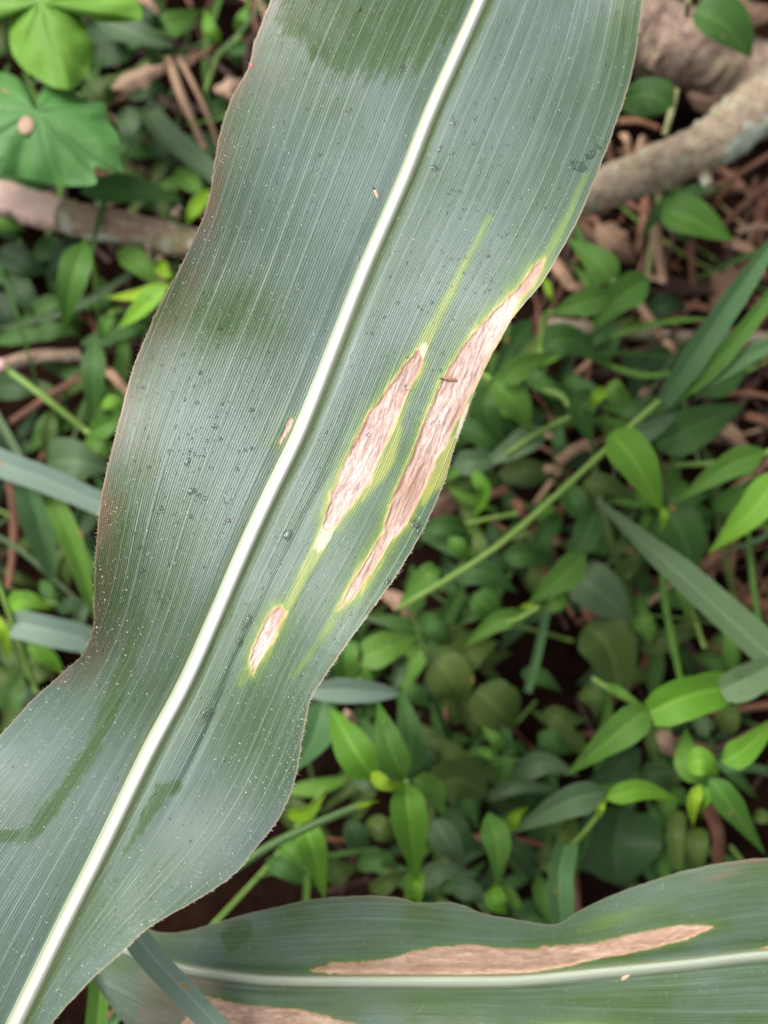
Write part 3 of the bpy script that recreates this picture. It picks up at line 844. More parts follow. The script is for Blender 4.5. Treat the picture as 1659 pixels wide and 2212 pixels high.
# ---- second leaf, lower right, nearer the ground
lo_pts = [(150, 2035), (260, 2200), (380, 2285), (520, 2262), (700, 2240), (850, 2232), (1000, 2238), (1095, 2228), (1180, 2250), (1400, 2300), (1659, 2330), (1900, 2330), (2150, 2250)]
up_pts = [(150, 1985), (250, 1975), (330, 2010), (400, 2012), (500, 1983), (603, 1958), (676, 1942), (767, 1935), (854, 1937), (905, 1950), (980, 1950), (1050, 1975), (1099, 1983), (1197, 1997), (1245, 1971), (1310, 1939), (1419, 1899), (1528, 1870), (1659, 1853), (1800, 1850), (2000, 1880), (2150, 1960)]
mi_pts = [(150, 2010), (300, 2062), (393, 2092), (500, 2108), (603, 2117), (850, 2119), (1055, 2119), (1152, 2115), (1310, 2099), (1480, 2082), (1659, 2062), (1900, 2055), (2150, 2080)]
def z2(a, t, d, w_):
    z = .188 + .004 * np.abs(t) + .005 * np.sin(a / 150 + np.where(t < 0, 0, 1.6)) * np.abs(t) ** 1.5
    z = z - .0045 * np.exp(-((a - 1190) / 110) ** 2) * (t < 0) * np.abs(t)
    z = z + .001 * np.clip(1 - (d / np.maximum(w_, 1)) ** 2, 0, 1) - .0012 * np.exp(-((np.abs(d) - w_ * 1.5) / 14) ** 2)
    z = z - .03 * sstep(-a, -500, -100) - .03 * sstep(a, 1800, 2200)
    return z
mz2 = Maize((1.0, 0.0), lo_pts, mi_pts, up_pts, 150, 2150, 640, 75, 10, ([150, 400, 1000, 2150], [10, 12, 15, 12]), z2)
# Maize() takes 'left' at smaller across-coordinate; for axis (1,0) across is (0,-1): the lower margin comes first
mz2.core = ([0, 2200], [.5, .6])
mz2.brown = lambda x, y: np.clip(.9 * ell(x, y, 980, 2088, 170, 7, 0) + .6 * ell(x, y, 1300, 2052, 200, 6, -12) + .5 * fbm(x / 60, y / 5, 90) - .15, 0, 1)
root2 = empty('maize_leaf', tuple(mz2.point(900, 2119).tolist()), 'blurred lower maize leaf with a long brown lesion, lying across the bottom right corner', 'maize leaf')
les2 = [(669, 2096), (723, 2081), (803, 2077), (869, 2066), (894, 2055), (967, 2044), (1022, 2040), (1076, 2051), (1152, 2051), (1164, 2048), (1274, 2041), (1346, 2022), (1419, 2008), (1474, 1997), (1547, 2000), (1492, 2026), (1401, 2051), (1310, 2066), (1237, 2084), (1146, 2102), (1055, 2107), (967, 2109), (912, 2109), (803, 2109), (745, 2106), (694, 2102)]
les2b = [(430, 2150), (540, 2172), (640, 2182), (720, 2200), (770, 2212), (800, 2240), (600, 2262), (470, 2262), (380, 2230)]
les2c = [(1640, 2050), (1670, 2040), (1690, 2052), (1650, 2062)]
def bare_green2(px, py, mz):  # greener patches with less pale bloom
    nz = (fbm(px / 20, py / 20, 60) - .5) * 2
    w_ = .9 * sstep(-(ldist(px, py, [(500, 2030, 24), (520, 2010, 22)]) + nz * 8), -4, 4)
    w_ = np.maximum(w_, .6 * ell(px, py, 910, 1985, 40, 60, 0)); w_ = np.maximum(w_, .7 * ell(px, py, 1250, 2010, 130, 25, -15))
    return np.maximum(w_, .5 * ell(px, py, 1000, 2165, 400, 25, 0))
def halo2(px, py, ld, mz):
    h = .35 * np.exp(-np.maximum(ld, 0) / 7)
    h = np.maximum(h, .42 * ell(px, py, 1250, 2222, 170, 22, 3))
    return np.maximum(h, .35 * ell(px, py, 1330, 1985, 90, 18, -18))
def red2(px, py, ed, mz):
    e = .9 * np.exp(-ed / 7) * (mz.t > 0) * np.maximum(ell(px, py, 830, 1940, 50, 40, 0), ell(px, py, 1620, 1860, 60, 40, 0))
    e = np.maximum(e, .6 * ell(px, py, 1560, 1890, 50, 8, -20)); e = np.maximum(e, .9 * ell(px, py, 1332, 1958, 10, 6, 0))
    return np.maximum(e, .5 * (px < 480) * (px > 300) * (mz.t < 0))
build_maize(mz2, root2, bare_green2, [les2, les2b, les2c], halo2, lambda x, y, m: 0 * x, red2,
            lambda x, y, m: np.clip(1.5 * fbm(x / 90, y / 40, 91) - .3, 0, 1), lambda ed, m: sstep(-ed, -4, -1) * .3, (M['maize2'], M['midrib2'], M['lesion2']))

# ------------------------------------------------------------------ things on the maize leaf
PXM = SENS / LENS / PH * .2       # metres per picture unit at the leaf
def dome(nseg=12, nr=5):
    V = [(0, 0, 1)]; F = []
    for i in range(1, nr + 1):
        ph = math.pi / 2 * i / nr
        for j in range(nseg):
            a = 2 * math.pi * j / nseg; V.append((math.sin(ph) * math.cos(a), math.sin(ph) * math.sin(a), math.cos(ph)))
    for j in range(nseg): F.append((0, 1 + j, 1 + (j + 1) % nseg))
    for i in range(nr - 1):
        b0 = 1 + i * nseg
        for j in range(nseg): F.append((b0 + j, b0 + nseg + j, b0 + nseg + (j + 1) % nseg, b0 + (j + 1) % nseg))
    b0 = 1 + (nr - 1) * nseg
    F.append(tuple(b0 + j for j in range(nseg - 1, -1, -1)))
    return np.array(V, float), F
def frame_on(mz, px, py, ang):
    nrm = mz.normal(px, py); p = mz.point(px, py)
    x = mz.point(px + math.cos(ang), py + math.sin(ang)) - p; x /= np.linalg.norm(x)
    y = np.cross(nrm, x)
    return p, x, y, nrm
DV, DF = dome()
drop_meshes = []
for k in range(6):
    rr = random.Random(k)
    ph = [rr.uniform(0, 6.28) for _ in range(3)]
    V = DV.copy(); an = np.arctan2(V[:, 1], V[:, 0])
    f = 1 + .22 * np.sin(an * 2 + ph[0]) + .13 * np.sin(an * 3 + ph[1]) + .08 * np.sin(an * 5 + ph[2])
    V[:, 0] *= f; V[:, 1] *= f
    me = bpy.data.meshes.new('water_droplet'); me.from_pydata(V.tolist(), [], DF)
    me.polygons.foreach_set('use_smooth', np.ones(len(DF), bool)); me.materials.append(M['water']); drop_meshes.append(me)
def put_drop(px, py, rx, ry, ang, h, label, group, name='water_droplet', mz=mz1):
    p, x, y, nn = frame_on(mz, px, py, ang)
    o = bpy.data.objects.new(name, random.choice(drop_meshes))
    Mx = Matrix((x, y, nn)).transposed().to_4x4()
    p = p - nn * h * PXM * .3
    o.matrix_world = Matrix.Translation(p.tolist()) @ Mx @ Matrix.Diagonal((rx * PXM, ry * PXM, h * PXM, 1))
    return props(link(o), label, 'water drop', group)
big = [(1248, 358, 19, 22, .3, 8, 'large water drop near the right margin of the maize leaf, upper half'), (1275, 335, 17, 12, -.6, 6, 'flat spread water drop just above the large drop near the right margin'),
       (1292, 318, 9, 9, 0, 4, 'round water bead touching the upper right margin'), (1305, 305, 6, 6, 0, 3, 'small water bead on the upper right margin, highest of the row'),
       (898, 1132, 11, 13, .3, 5, 'water drop on the margin below the long right lesion'), (905, 1150, 12, 6, 1.2, 4, 'narrow water drop just under the margin drop by the right lesion'),
       (838, 1257, 7, 8, 0, 4, 'round bead on the lower right margin'), (799, 1322, 7, 8, 0, 4, 'bead at the right margin beside the lower lesion tip'),
       (870, 148, 13, 8, -1.2, 3, 'small water film at the lower edge of the dark damp patch with sheen painted out'), (622, 1155, 9, 17, .5, 4, 'oval water drop in the fold right of the midrib'),
       (518, 1388, 8, 9, .2, 4, 'water drop beside the short lowest lesion'), (533, 1345, 6, 26, .45, 3, 'long thin water streak in the fold above the lowest lesion'),
       (445, 1545, 9, 20, .5, 4, 'long water drop low in the fold right of the midrib'), (978, 262, 9, 14, -.3, 3, 'curved water drop right of the midrib, upper half'),
       (938, 362, 11, 9, .4, 3, 'wide water drop hugging the midrib below the curved one'), (950, 322, 11, 7, -.5, 3, 'short water drop between two others right of the upper midrib'),
       (414, 1061, 8, 11, .3, 4, 'largest water bead on the left half of the leaf'), (405, 998, 8, 10, .2, 4, 'second large bead on the left half, above the largest')]
for px, py, rx, ry, an, h, lb in big:
    put_drop(px, py, rx, ry, an, h, lb, 'named water drops on the maize leaf')
zones = [(430, 960, 90, 170, 80, 'small clear water bead on the lower left half of the maize leaf', 2.6), (620, 330, 150, 170, 65, 'tiny water bead on the upper left half of the maize leaf', 1.9),
         (960, 420, 130, 240, 90, 'tiny water bead right of the midrib on the maize leaf', 2.3)]
for cx, cy, sx_, sy_, cnt, lb, sz in zones:
    k = 0
    while k < cnt:
        x = random.gauss(cx, sx_); y = random.gauss(cy, sy_) 
        a, t, d, w_ = mz1.at(x, y)
        side_ok = (t < -.12 and t > -.95) if cx < 900 else (.06 < t < .95)
        if cx < 900 and d > 0: side_ok = False
        if not side_ok or y < 10: continue
        r_ = sz * random.uniform(.8, 2.1)
        put_drop(x, y, r_, r_ * random.uniform(.8, 1.7), random.uniform(0, 3), r_ * 1.0, lb, lb + 's')
        k += 1
def scatter_mesh(name, items, mat, parent=None, kind='stuff', label=None, cat=None):
    """items: (px,py,len,wid,ang,lift) small raised slivers on leaf 1"""
    V = []; F = []
    for (px, py, l, w_, an, up) in items:
        p, x, y, nn = frame_on(mz1, px, py, an)
        b0 = len(V); l *= PXM; w_ *= PXM; up *= PXM
        V += [p - x * l - nn * .00002, p + y * w_, p + x * l + nn * up * .3, p - y * w_, p + nn * up]
        F += [(b0, b0 + 4, b0 + 1)[::-1], (b0 + 1, b0 + 4, b0 + 2)[::-1], (b0 + 2, b0 + 4, b0 + 3)[::-1], (b0 + 3, b0 + 4, b0)[::-1]]
    o = mesh_obj(name, np.array(V), F, mat, parent, smooth=False)
    return props(o, label, cat, None, kind)
its = []
while len(its) < 2400:
    x, y = random.uniform(0, 1400), random.uniform(-20, 2212)
    a, t, d, w_ = mz1.at(x, y)
    if abs(t) > .97 or abs(t) < .02: continue
    dens = (.25 + .9 * abs(t) ** 2) if t < 0 else (.12 + .9 * sstep(a, 700, 1300) * t)
    dens *= (1.0 if y > 150 else .5)
    if random.random() > dens: continue
    s_ = random.choice([.6, .8, .9, 1.1, 1.6])
    its.append((x, y, s_ * random.uniform(.9, 2.0), s_ * .6, random.uniform(0, 3.14), s_ * 1.0))
scatter_mesh('pollen_specks', its, M['speck'], label='pale pollen dust and tiny specks scattered over the maize leaf', cat='pollen')
its = []
while len(its) < 2600:
    x, y = random.uniform(150, 1200), random.uniform(0, 1500)
    a, t, d, w_ = mz1.at(x, y)
    if abs(t) > .9 or abs(t) < .05: continue
    its.append((x, y, random.uniform(.8, 2.2), random.uniform(.6, 1.3), random.uniform(0, 3.14), random.uniform(.7, 1.5)))
scatter_mesh('fine_dew', its, M['water'], label='fine dew dots speckled all over the maize leaf', cat='dew')

# hairs on margins and on the blade
V = []; F = []
def hair(p, dirv, l, w0):
    b0 = len(V); sd = np.cross(dirv, (0.3, .5, 1.0)); sd /= np.linalg.norm(sd)
    V.extend([p - sd * w0, p + sd * w0, p + dirv * l + np.array([0, 0, .0001])]); F.append((b0, b0 + 1, b0 + 2))
for i in range(900):
    a = random.uniform(-700, 2100); lf = random.random() < .55
    b_ = np.interp(a, mz1.aa, mz1.L if lf else mz1.Rr)
    if not lf and a < 350 and random.random() < .8: continue
    px, py = a * mz1.ax[0] + b_ * mz1.bx[0], a * mz1.ax[1] + b_ * mz1.bx[1]
    p = mz1.point(px, py); sgn = -1 if lf else 1
    an = random.gauss(0, .5)
    dx, dy = mz1.bx[0] * sgn + mz1.ax[0] * (-.5 + an), mz1.bx[1] * sgn + mz1.ax[1] * (-.5 + an)
    e = mz1.point(px - dx, py - dy); dv = p - e; dv[2] = random.uniform(-.3, .6) * np.linalg.norm(dv); dv /= np.linalg.norm(dv)
    hair(p, dv, random.uniform(3, 9) * PXM, .32 * PXM)
for i in range(1500):
    a = random.uniform(500, 1700); t = random.choice([-1, 1]) * (1 - abs(random.gauss(0, .12)))
    if abs(t) > .99: continue
    Mi, L_, R_, w_ = (np.interp(a, mz1.aa, v) for v in (mz1.Mi, mz1.L, mz1.Rr, mz1.wmv))
    b_ = Mi + (t * (Mi - w_ - L_) - w_ if t < 0 else t * (R_ - Mi - w_) + w_)
    px, py = a * mz1.ax[0] + b_ * mz1.bx[0], a * mz1.ax[1] + b_ * mz1.bx[1]
    p, x, y, nn = frame_on(mz1, px, py, random.uniform(0, 6.28))
    hair(p, (x * .8 + nn * .5), random.uniform(3, 7) * PXM, .26 * PXM)
h_ = mesh_obj('hairs', np.array(V), F, M['hair'], root1, smooth=False); h_['kind'] = 'stuff'

def chaff(px, py, l, wd, an, mat, label, tip=True, mz=mz1):
    p, x, y, nn = frame_on(mz, px, py, an)
    r_ = empty('husk_flake', tuple(p.tolist()), label, 'husk')
    s_ = np.linspace(-1, 1, 12); pr = np.sqrt(np.clip(1 - np.abs(s_) ** 2.2, 0.02, 1))
    V = []
    for c_ in np.linspace(-1, 1, 7):
        V.append(p + np.outer(s_ * l * PXM, x) + np.outer(c_ * wd * PXM * pr, y) + np.outer((.3 + (1 - c_ * c_) * wd * .8 * pr) * PXM, nn))
    mesh_obj('husk', np.stack(V, 1).reshape(-1, 3), grid_faces(12, 7), mat, r_)
    if tip:
        c0 = p + x * l * PXM + nn * wd * .5 * PXM
        tube('stalk', [c0 - x * 2 * PXM, c0 + x * 3 * PXM + y * 2 * PXM, c0 + x * 5 * PXM], [1.6 * PXM, 1.1 * PXM], M['black'], r_, 6)
    return r_
chaff(813, 419, 13, 4.2, -1.95, M['chaff'], 'tiny tan husk flake with a black tip left of the upper midrib')
chaff(972, 819, 17, 4.5, 3.25, M['chaffb'], 'brown curled husk flake lying on the edge of the long right lesion')
chaff(1352, 2110, 16, 6, -.6, M['chaff'], 'pale husk flake lying beside the midrib of the lower maize leaf', tip=False, mz=mz2)
put = [(543, 142, 6, 'pinkish red speck on the upper left margin of the maize leaf')]
for x, y, s_, lb in put:
    p, ex, ey, nn = frame_on(mz1, x, y, .4)
    V = DV.copy(); an = np.arctan2(V[:, 1], V[:, 0]); V[:, :2] *= (1 + .3 * np.sin(an * 5))[:, None]
    W = p + np.outer(V[:, 0] * s_ * PXM, ex) + np.outer(V[:, 1] * s_ * .8 * PXM, ey) + np.outer(V[:, 2] * 2 * PXM, nn)
    props(mesh_obj('red_leaf_spot', W, DF, M['pink']), lb, 'leaf spot')  # red pigment spot of the leaf, added as a raised dome

# ------------------------------------------------------------------ branches
def branch(name, r, pts, z, wd, mat, label, seed, lich=None, knobs=()):
    pp = [q(r, p) for p in pts]
    path = np.array([P(x, y, h) for (x, y), h in zip(pp, z)])
    root = empty(name, tuple(path[len(path) // 2].tolist()), label, 'branch')
    k = rs(r) * SENS / LENS / PH / 2
    rad = [wv * k * (CAM_H - h) for wv, h in zip(wd, z)]
    tube('bark', path, rad, mat, root, 22, rough=.17, n=90, seed=seed)
    for (x, y, h, sz) in (lich or []):
        c_ = P(*q(r, (x, y)), h); V = DV.copy(); an = np.arctan2(V[:, 1], V[:, 0])
        V[:, :2] *= (1 + .35 * np.sin(an * 3 + x) + .2 * np.sin(an * 7 + y))[:, None]
        s_ = sz * k * 2 * (CAM_H - h)
        mesh_obj('lichen', c_ + V * np.array([s_, s_ * .8, s_ * .22]), DF, M['lichen'], root)
    for (x0, y0, x1, y1, h, sz) in knobs:
        tube('knob', [P(*q(r, (x0, y0)), h), P(*q(r, ((x0 + x1) / 2, (y0 + y1) / 2)), h), P(*q(r, (x1, y1)), h + .002)], [sz * k * (CAM_H - h), sz * .7 * k * (CAM_H - h)], mat, root, 10, rough=.2)
    return root
branch('branch', 1, [(-420, 1080), (0, 1180), (400, 1290), (800, 1370), (1200, 1460), (1700, 1560)], [.085, .085, .085, .083, .08, .07], [230, 235, 215, 200, 195, 180], M['bark1'],
       'pale brown fallen branch with a bare pink stretch, left of the maize leaf', 3, knobs=[(880, 1440, 890, 1540, .085, 40), (1040, 1290, 1060, 1230, .095, 60)])
branch('branch', 3, [(200, 1320), (560, 1165), (900, 1040), (1250, 885), (1500, 720), (1800, 500)], [.07, .075, .085, .09, .095, .10], [250, 245, 280, 320, 370, 410], M['bark2'],
       'thick grey-brown branch with lichen crossing the upper right', 8, knobs=[(1240, 980, 1310, 1110, .09, 95)])
branch('log', 3, [(640, 120), (900, 200), (1180, 300), (1480, 420), (1800, 500)], [.035, .035, .035, .03, .03], [420, 460, 440, 400, 380], M['log'], 'broad blurred brown log lying behind the maize leaf at the top right', 12, knobs=[(900, 330, 1010, 380, .062, 160)])
branch('twig', 4, [(-200, 230), (0, 215), (200, 160), (480, 150)], [.05, .05, .05, .045], [90, 85, 85, 80], M['bark1'], 'short pinkish brown twig at the left edge below the big branch', 5)
branch('twig', 3, [(300, 1920), (700, 1960), (1250, 2010), (1750, 2000)], [.03, .03, .03, .025], [85, 85, 80, 60], M['bark2'], 'long thin brown stalk lying behind the leaves at right centre', 6)

# ------------------------------------------------------------------ litter
def zone(cx, cy):
    if cx < 620 and cy < 1800 and cx < 1000 - .4 * cy:
        return 'left of the maize leaf above the branch' if cy < 480 else ('left of the maize leaf below the branch' if cy < 1300 else 'at the lower left of the maize leaf')
    if cy < 750: return 'right of the maize leaf around the thick branch'
    if cy < 1300: return 'right of the maize leaf at middle height'
    return 'below the maize leaf on the left' if cx < 620 else ('in the lower right quarter' if cx > 1130 else 'in the lower middle')
LG = {'straw': 'pale tan', 'strawr': 'red-brown', 'strawd': 'dark brown'}
def straw(r, p0, p1, wd, z, mat, label, bend=.0, group=None, flat=.45):
    a = P(*q(r, p0), z[0]); b = P(*q(r, p1), z[1]); 
    m_ = (a + b) / 2 + np.array([bend * (b - a)[1], -bend * (b - a)[0], random.uniform(0, .004)])
    k = rs(r) * SENS / LENS / PH / 2 * (CAM_H - (z[0] + z[1]) / 2)
    o = tube('dry_stalk', [a, m_, b], [wd * k, wd * k * .95, wd * k * .75], mat, None, 6, rough=.32, n=9, seed=random.randint(0, 999), flat=flat)
    return props(o, label, 'dry stalk', group)
straws = [(1, (1000, 340), (1215, 880), 52, (.07, .06), 'straw', 'flat pale dry stalk leaning beside its thinner twin, upper left'), (1, (1060, 330), (1300, 860), 32, (.075, .065), 'straw', 'thin tan dry stalk running beside the flat one, upper left'),
          (1, (1090, 410), (1275, 275), 30, (.06, .06), 'strawr', 'reddish dry stalk crossing above the tan pair, upper left'), (1, (850, -20), (930, 80), 70, (.05, .05), 'straw', 'stub of orange stalk at the top edge, left of the leaf'),
          (1, (1080, 60), (1030, 230), 30, (.03, .03), 'strawr', 'short brown stalk near the top edge beside the leaf'),
          (3, (520, 1330), (650, 1460), 66, (.05, .04), 'straw', 'pale stalk poking out under the maize leaf beneath the thick branch'), (3, (380, 1540), (500, 1710), 86, (.06, .06), 'straw', 'broad pale stalk end just right of the long lesion top'),
          (3, (520, 1740), (600, 1640), 50, (.03, .03), 'straw', 'small tan stalk between the green leaves right of the lesion top'), (3, (1205, 1440), (1215, 1700), 46, (.035, .03), 'strawr', 'upright orange-brown stalk below the notched green leaf'),
          (3, (985, 1290), (1040, 1680), 66, (.05, .045), 'straw', 'long tan cut stalk standing below the thick branch'), (3, (905, 1820), (1020, 1995), 60, (.05, .045), 'straw', 'short bright tan stalk above the long thin brown stalk'),
          (3, (1040, 2030), (1110, 2111), 66, (.05, .045), 'straw', 'stubby pale stalk end left of the grass blades'), (3, (1150, 1815), (1330, 1835), 56, (.04, .04), 'strawr', 'short red-brown stalk left of the long grass blades'),
          (3, (1440, 1430), (1600, 1520), 76, (.05, .045), 'straw', 'tan stalk joined to the tip of the notched green leaf'), (3, (1470, 1375), (1700, 1355), 40, (.05, .05), 'straw', 'thin tan stalk at the right edge under the branch'),
          (3, (1700, 900), (1340, 1110), 40, (.05, .05), 'strawr', 'red-brown stalk under the lichened end of the branch'), (3, (1700, 1060), (1400, 1330), 44, (.045, .05), 'strawr', 'long reddish stalk at the right edge below the branch'),
          (3, (1420, 1100), (1659, 1180), 30, (.04, .045), 'strawr', 'thin reddish stalk crossing others at the right edge'), (3, (940, 1150), (890, 1510), 60, (.035, .04), 'strawr', 'brown upright stalk just under the thick branch'),
          (3, (760, 720), (1010, 760), 44, (.05, .05), 'strawr', 'reddish stalk between the maize leaf and the thick branch'), (3, (800, 800), (830, 890), 55, (.06, .06), 'straw', 'pale stub of stalk just above the thick branch'),
          (3, (1400, 1480), (1659, 1700), 40, (.03, .03), 'strawd', 'dark stalk under the long grass blades'), (3, (1050, 1700), (1300, 1720), 70, (.03, .03), 'strawd', 'dark brown stalk lying flat in the hollow at right'),
          (6, (1400, 575), (1520, 700), 92, (.07, .065), 'straw', 'chunky pale cut stalk near the right edge, centre height'), (6, (405, 790), (590, 670), 62, (.06, .055), 'straw', 'pinkish tan stalk behind the thin green stem at right centre'),
          (6, (330, 820), (430, 830), 52, (.06, .06), 'straw', 'small pale grey stalk bit beside the green stem'), (6, (-60, 1010), (110, 945), 60, (.05, .05), 'strawr', 'reddish stalk near the right margin of the maize leaf'),
          (6, (240, 1150), (400, 1375), 72, (.05, .04), 'strawr', 'brown slanting stalk below the thin green stem'), (6, (340, 1160), (410, 1270), 52, (.055, .05), 'straw', 'tan short stalk lying on the brown slanting one'),
          (6, (600, 1430), (1090, 1500), 76, (.03, .03), 'strawr', 'broad red-brown stalk under the grey-green blade'), (6, (1400, 1580), (1700, 1650), 66, (.03, .03), 'strawr', 'red-brown stalk at the right edge under the wide grey blade'),
          (6, (1260, 1410), (1420, 1290), 60, (.05, .05), 'strawr', 'red-brown stalk right of the dark oval leaf'), (6, (1330, 1440), (1400, 1270), 40, (.04, .04), 'strawr', 'thin stalk leaning on another near the right edge'),
          (6, (1530, 500), (1700, 570), 60, (.05, .05), 'strawr', 'brown stalk at the right edge above the chunky pale one'), (6, (1290, 385), (1700, 400), 46, (.045, .05), 'strawr', 'thin stalk with a pale end under the grass blades'),
          (6, (920, 620), (930, 710), 40, (.05, .05), 'strawr', 'small brown stalk between two dark leaves'), (6, (900, 390), (960, 360), 50, (.05, .05), 'straw', 'small tan stalk behind the base of the grass blades'),
          (6, (160, 1010), (220, 1110), 70, (.05, .05), 'strawr', 'brown stalk stub crossing under the green stem'), (6, (950, 1620), (1090, 1500), 28, (.05, .05), 'straw', 'thin tan twig below the grey-green blade'),
          (6, (560, 1640), (640, 1740), 50, (.03, .03), 'strawr', 'short brown stalk beside the black hollow'),
          (4, (60, 545), (480, 270), 46, (.05, .055), 'strawr', 'orange-brown stalk slanting up to the twig at the left'), (4, (640, 240), (760, 370), 60, (.05, .05), 'straw', 'tan stalk behind the left margin of the maize leaf'),
          (4, (60, 880), (50, 1520), 52, (.04, .04), 'strawr', 'upright brown stalk at the left edge'), (4, (-40, 1180), (20, 1560), 40, (.03, .03), 'strawd', 'dark stalk at the very left edge'),
          (4, (-60, 1670), (40, 1740), 64, (.06, .05), 'straw', 'pale stub at the left edge beside the thin green stem'), (4, (330, 640), (240, 780), 44, (.035, .03), 'strawr', 'small reddish stalk above the broad grass blade at left'),
          (1, (760, 900), (1000, 830), 36, (.03, .03), 'strawr', 'reddish stalk in the hollow right of the heart-shaped leaf'), (1, (720, 960), (930, 1060), 30, (.03, .03), 'strawr', 'thin reddish stalk low in the same hollow'),
          (7, (640, 2080), (900, 1960), 60, (.06, .06), 'strawr', 'brown stalk under the bottom blades'), (9, (1290, 780), (1360, 1180), 82, (.10, .07), 'strawr', 'thick red-brown stem standing above the lower maize leaf')]
for r, p0, p1, wd, z, mt, lb in straws:
    straw(r, p0, p1, wd * 1.05, z, M[mt], lb, bend=random.uniform(-.06, .06))
for i in range(260):
    if i < 130: cx, cy = random.uniform(1150, 1750), random.uniform(350, 1300)
    elif i < 200: cx, cy = random.uniform(100, 650), random.uniform(-80, 800)
    else:
        while True:
            cx, cy = random.uniform(-60, 1720), random.uniform(-60, 1950)
            if abs(float(mz1.at(cx, cy)[1])) > .75: break
    an = random.uniform(0, math.pi); L_ = random.uniform(40, 150)
    z = random.uniform(.004, .035); k = random.choice(['strawr', 'strawr', 'strawd', 'strawd', 'straw'] if i < 200 else ['strawr', 'strawd'])
    straw(0, (cx - L_ * math.cos(an), cy - L_ * math.sin(an)), (cx + L_ * math.cos(an), cy + L_ * math.sin(an)), random.uniform(4, 19), (z, z + random.uniform(-.004, .015)), M[k],
          'thin %s litter stalk %s' % (LG[k], zone(cx, cy)), random.uniform(-.1, .1), LG[k] + ' litter stalks ' + zone(cx, cy), flat=random.uniform(.3, .9))

def dead(r, path, wd, z, mat, label, shape='round', arch=.008, curl=.3):
    pp = [q(r, p) for p in path]
    o = leaf(pp, wd * rs(r), M[mat], None, shape, z, arch, -.1, 0, 'dead_leaf', wav=.35, curl=curl)
    return props(o, label, 'dead leaf')
dead(3, [(1250, 20), (1500, 60), (1750, 100)], 260, (.06, .05), 'deadleaf', 'brown dead leaf in the upper right corner')
dead(3, [(1180, 560), (1330, 590), (1480, 540)], 130, (.05, .045), 'deadleaf', 'small dark dead leaf between the log and the thick branch')
dead(3, [(640, 1330), (760, 1440), (880, 1560)], 210, (.03, .03), 'deadleaf', 'dark brown dead leaf in the gap below the thick branch')
dead(3, [(1330, 1820), (1480, 1660), (1600, 1540)], 230, (.025, .025), 'deadleaf', 'brown dead leaf under the long grass blades')
dead(1, [(670, 520), (840, 440), (1010, 370)], 120, (.07, .07), 'deadpale', 'pale tan dead leaf beside the lobed vine leaf')
dead(1, [(1270, 540), (1350, 510), (1450, 470)], 120, (.05, .05), 'deadpale', 'orange-brown dead leaf touching the left margin of the maize leaf')
dead(5, [(900, 1130), (1100, 1010), (1300, 900)], 230, (.02, .02), 'deadleaf', 'dark purple-brown dead leaf right of the maize leaf, half height')
dead(5, [(760, 1560), (880, 1620), (930, 1760)], 130, (.05, .05), 'deadpale', 'orange dead leaf just below the right margin of the maize leaf')
dead(8, [(620, 330), (560, 270), (540, 230)], 60, (.125, .125), 'deadpale', 'orange fleck of dead leaf on a bright green leaf')
dead(9, [(930, 430), (1050, 440), (1110, 530)], 130, (.06, .06), 'deadpale', 'greyish torn dead leaf between the right hand plants')

# ------------------------------------------------------------------ weeds, traced
def plant(name, label, cat, r, items, ground=None, group=None):
    """items: leaves (path, width, tone, shape, z0, z1[, arch, roll]) and stems ('s', pts, z, width, tone)"""
    first = next(i for i in items if i[0] != 's')
    g0 = ground or first[0][0]
    rt = empty(name, tuple(P(*q(r, g0), .0).tolist()), label, cat, group)
    for it in items:
        if it[0] == 's':
            stem(r, it[1], it[2], it[3], M[it[4]], rt)
        else:
            path, wd, tone, shape, za, zb = it[:6]
            arch = it[6] if len(it) > 6 else .006
            roll = it[7] if len(it) > 7 else random.uniform(-.25, .25)
            leaf([q(r, p) for p in path], wd * rs(r) * (.78 if tone == 'yellow' else 1) * (.9 if shape in ('lance', 'ovate') else 1), M[tone], rt, shape, (za, zb), arch, random.uniform(.4, .6) if shape in ('strap', 'rise', 'blade') else random.uniform(.15, .35), roll)
    return rt

vine = empty('vine_plant', tuple(P(20, 120, 0).tolist()), 'lobed bright green vine leaf filling the top left corner', 'vine')
outline_leaf(1, [(-300, -100), (-260, 80), (-120, 150), (0, 120), (60, 100), (55, 220), (75, 320), (130, 400), (240, 480), (340, 525), (440, 520), (520, 430), (552, 290), (510, 170), (470, 90), (520, 100), (610, 132), (750, 130), (842, 108), (800, -20), (600, -200), (200, -320), (-150, -280)], (240, 10), .135, M['vine'], vine, bulge=.01, seed=4)
stem(1, [(240, 10), (180, -200), (120, -500)], (.14, .11, .02), 28, M['stem'], vine)
vine2 = empty('vine_plant', tuple(P(20, 300, 0).tolist()), 'heart-shaped green vine leaf with an orange hole, left edge above the branch', 'vine')
outline_leaf(1, [(-420, 560), (-300, 450), (-120, 425), (30, 432), (110, 465), (170, 530), (210, 640), (232, 560), (300, 508), (400, 535), (490, 585), (560, 625), (618, 612), (650, 720), (700, 810), (708, 910), (722, 1012), (640, 1000), (556, 995), (572, 1085), (480, 1105), (300, 1095), (60, 1045), (-200, 1040), (-420, 900)], (205, 660), .125, M['vined'], vine2, bulge=.008, seed=9)
stem(1, [(205, 660), (120, 560), (60, 460)], (.130, .11, .03), 24, M['stem'], vine2)
p_ = P(*q(1, (155, 745)), .1335)
props(mesh_obj('dead_leaf', p_ + DV * np.array([.0035, .0045, .0008]), DF, M['deadpale']), 'small orange dry flake on the heart-shaped vine leaf', 'dead leaf')

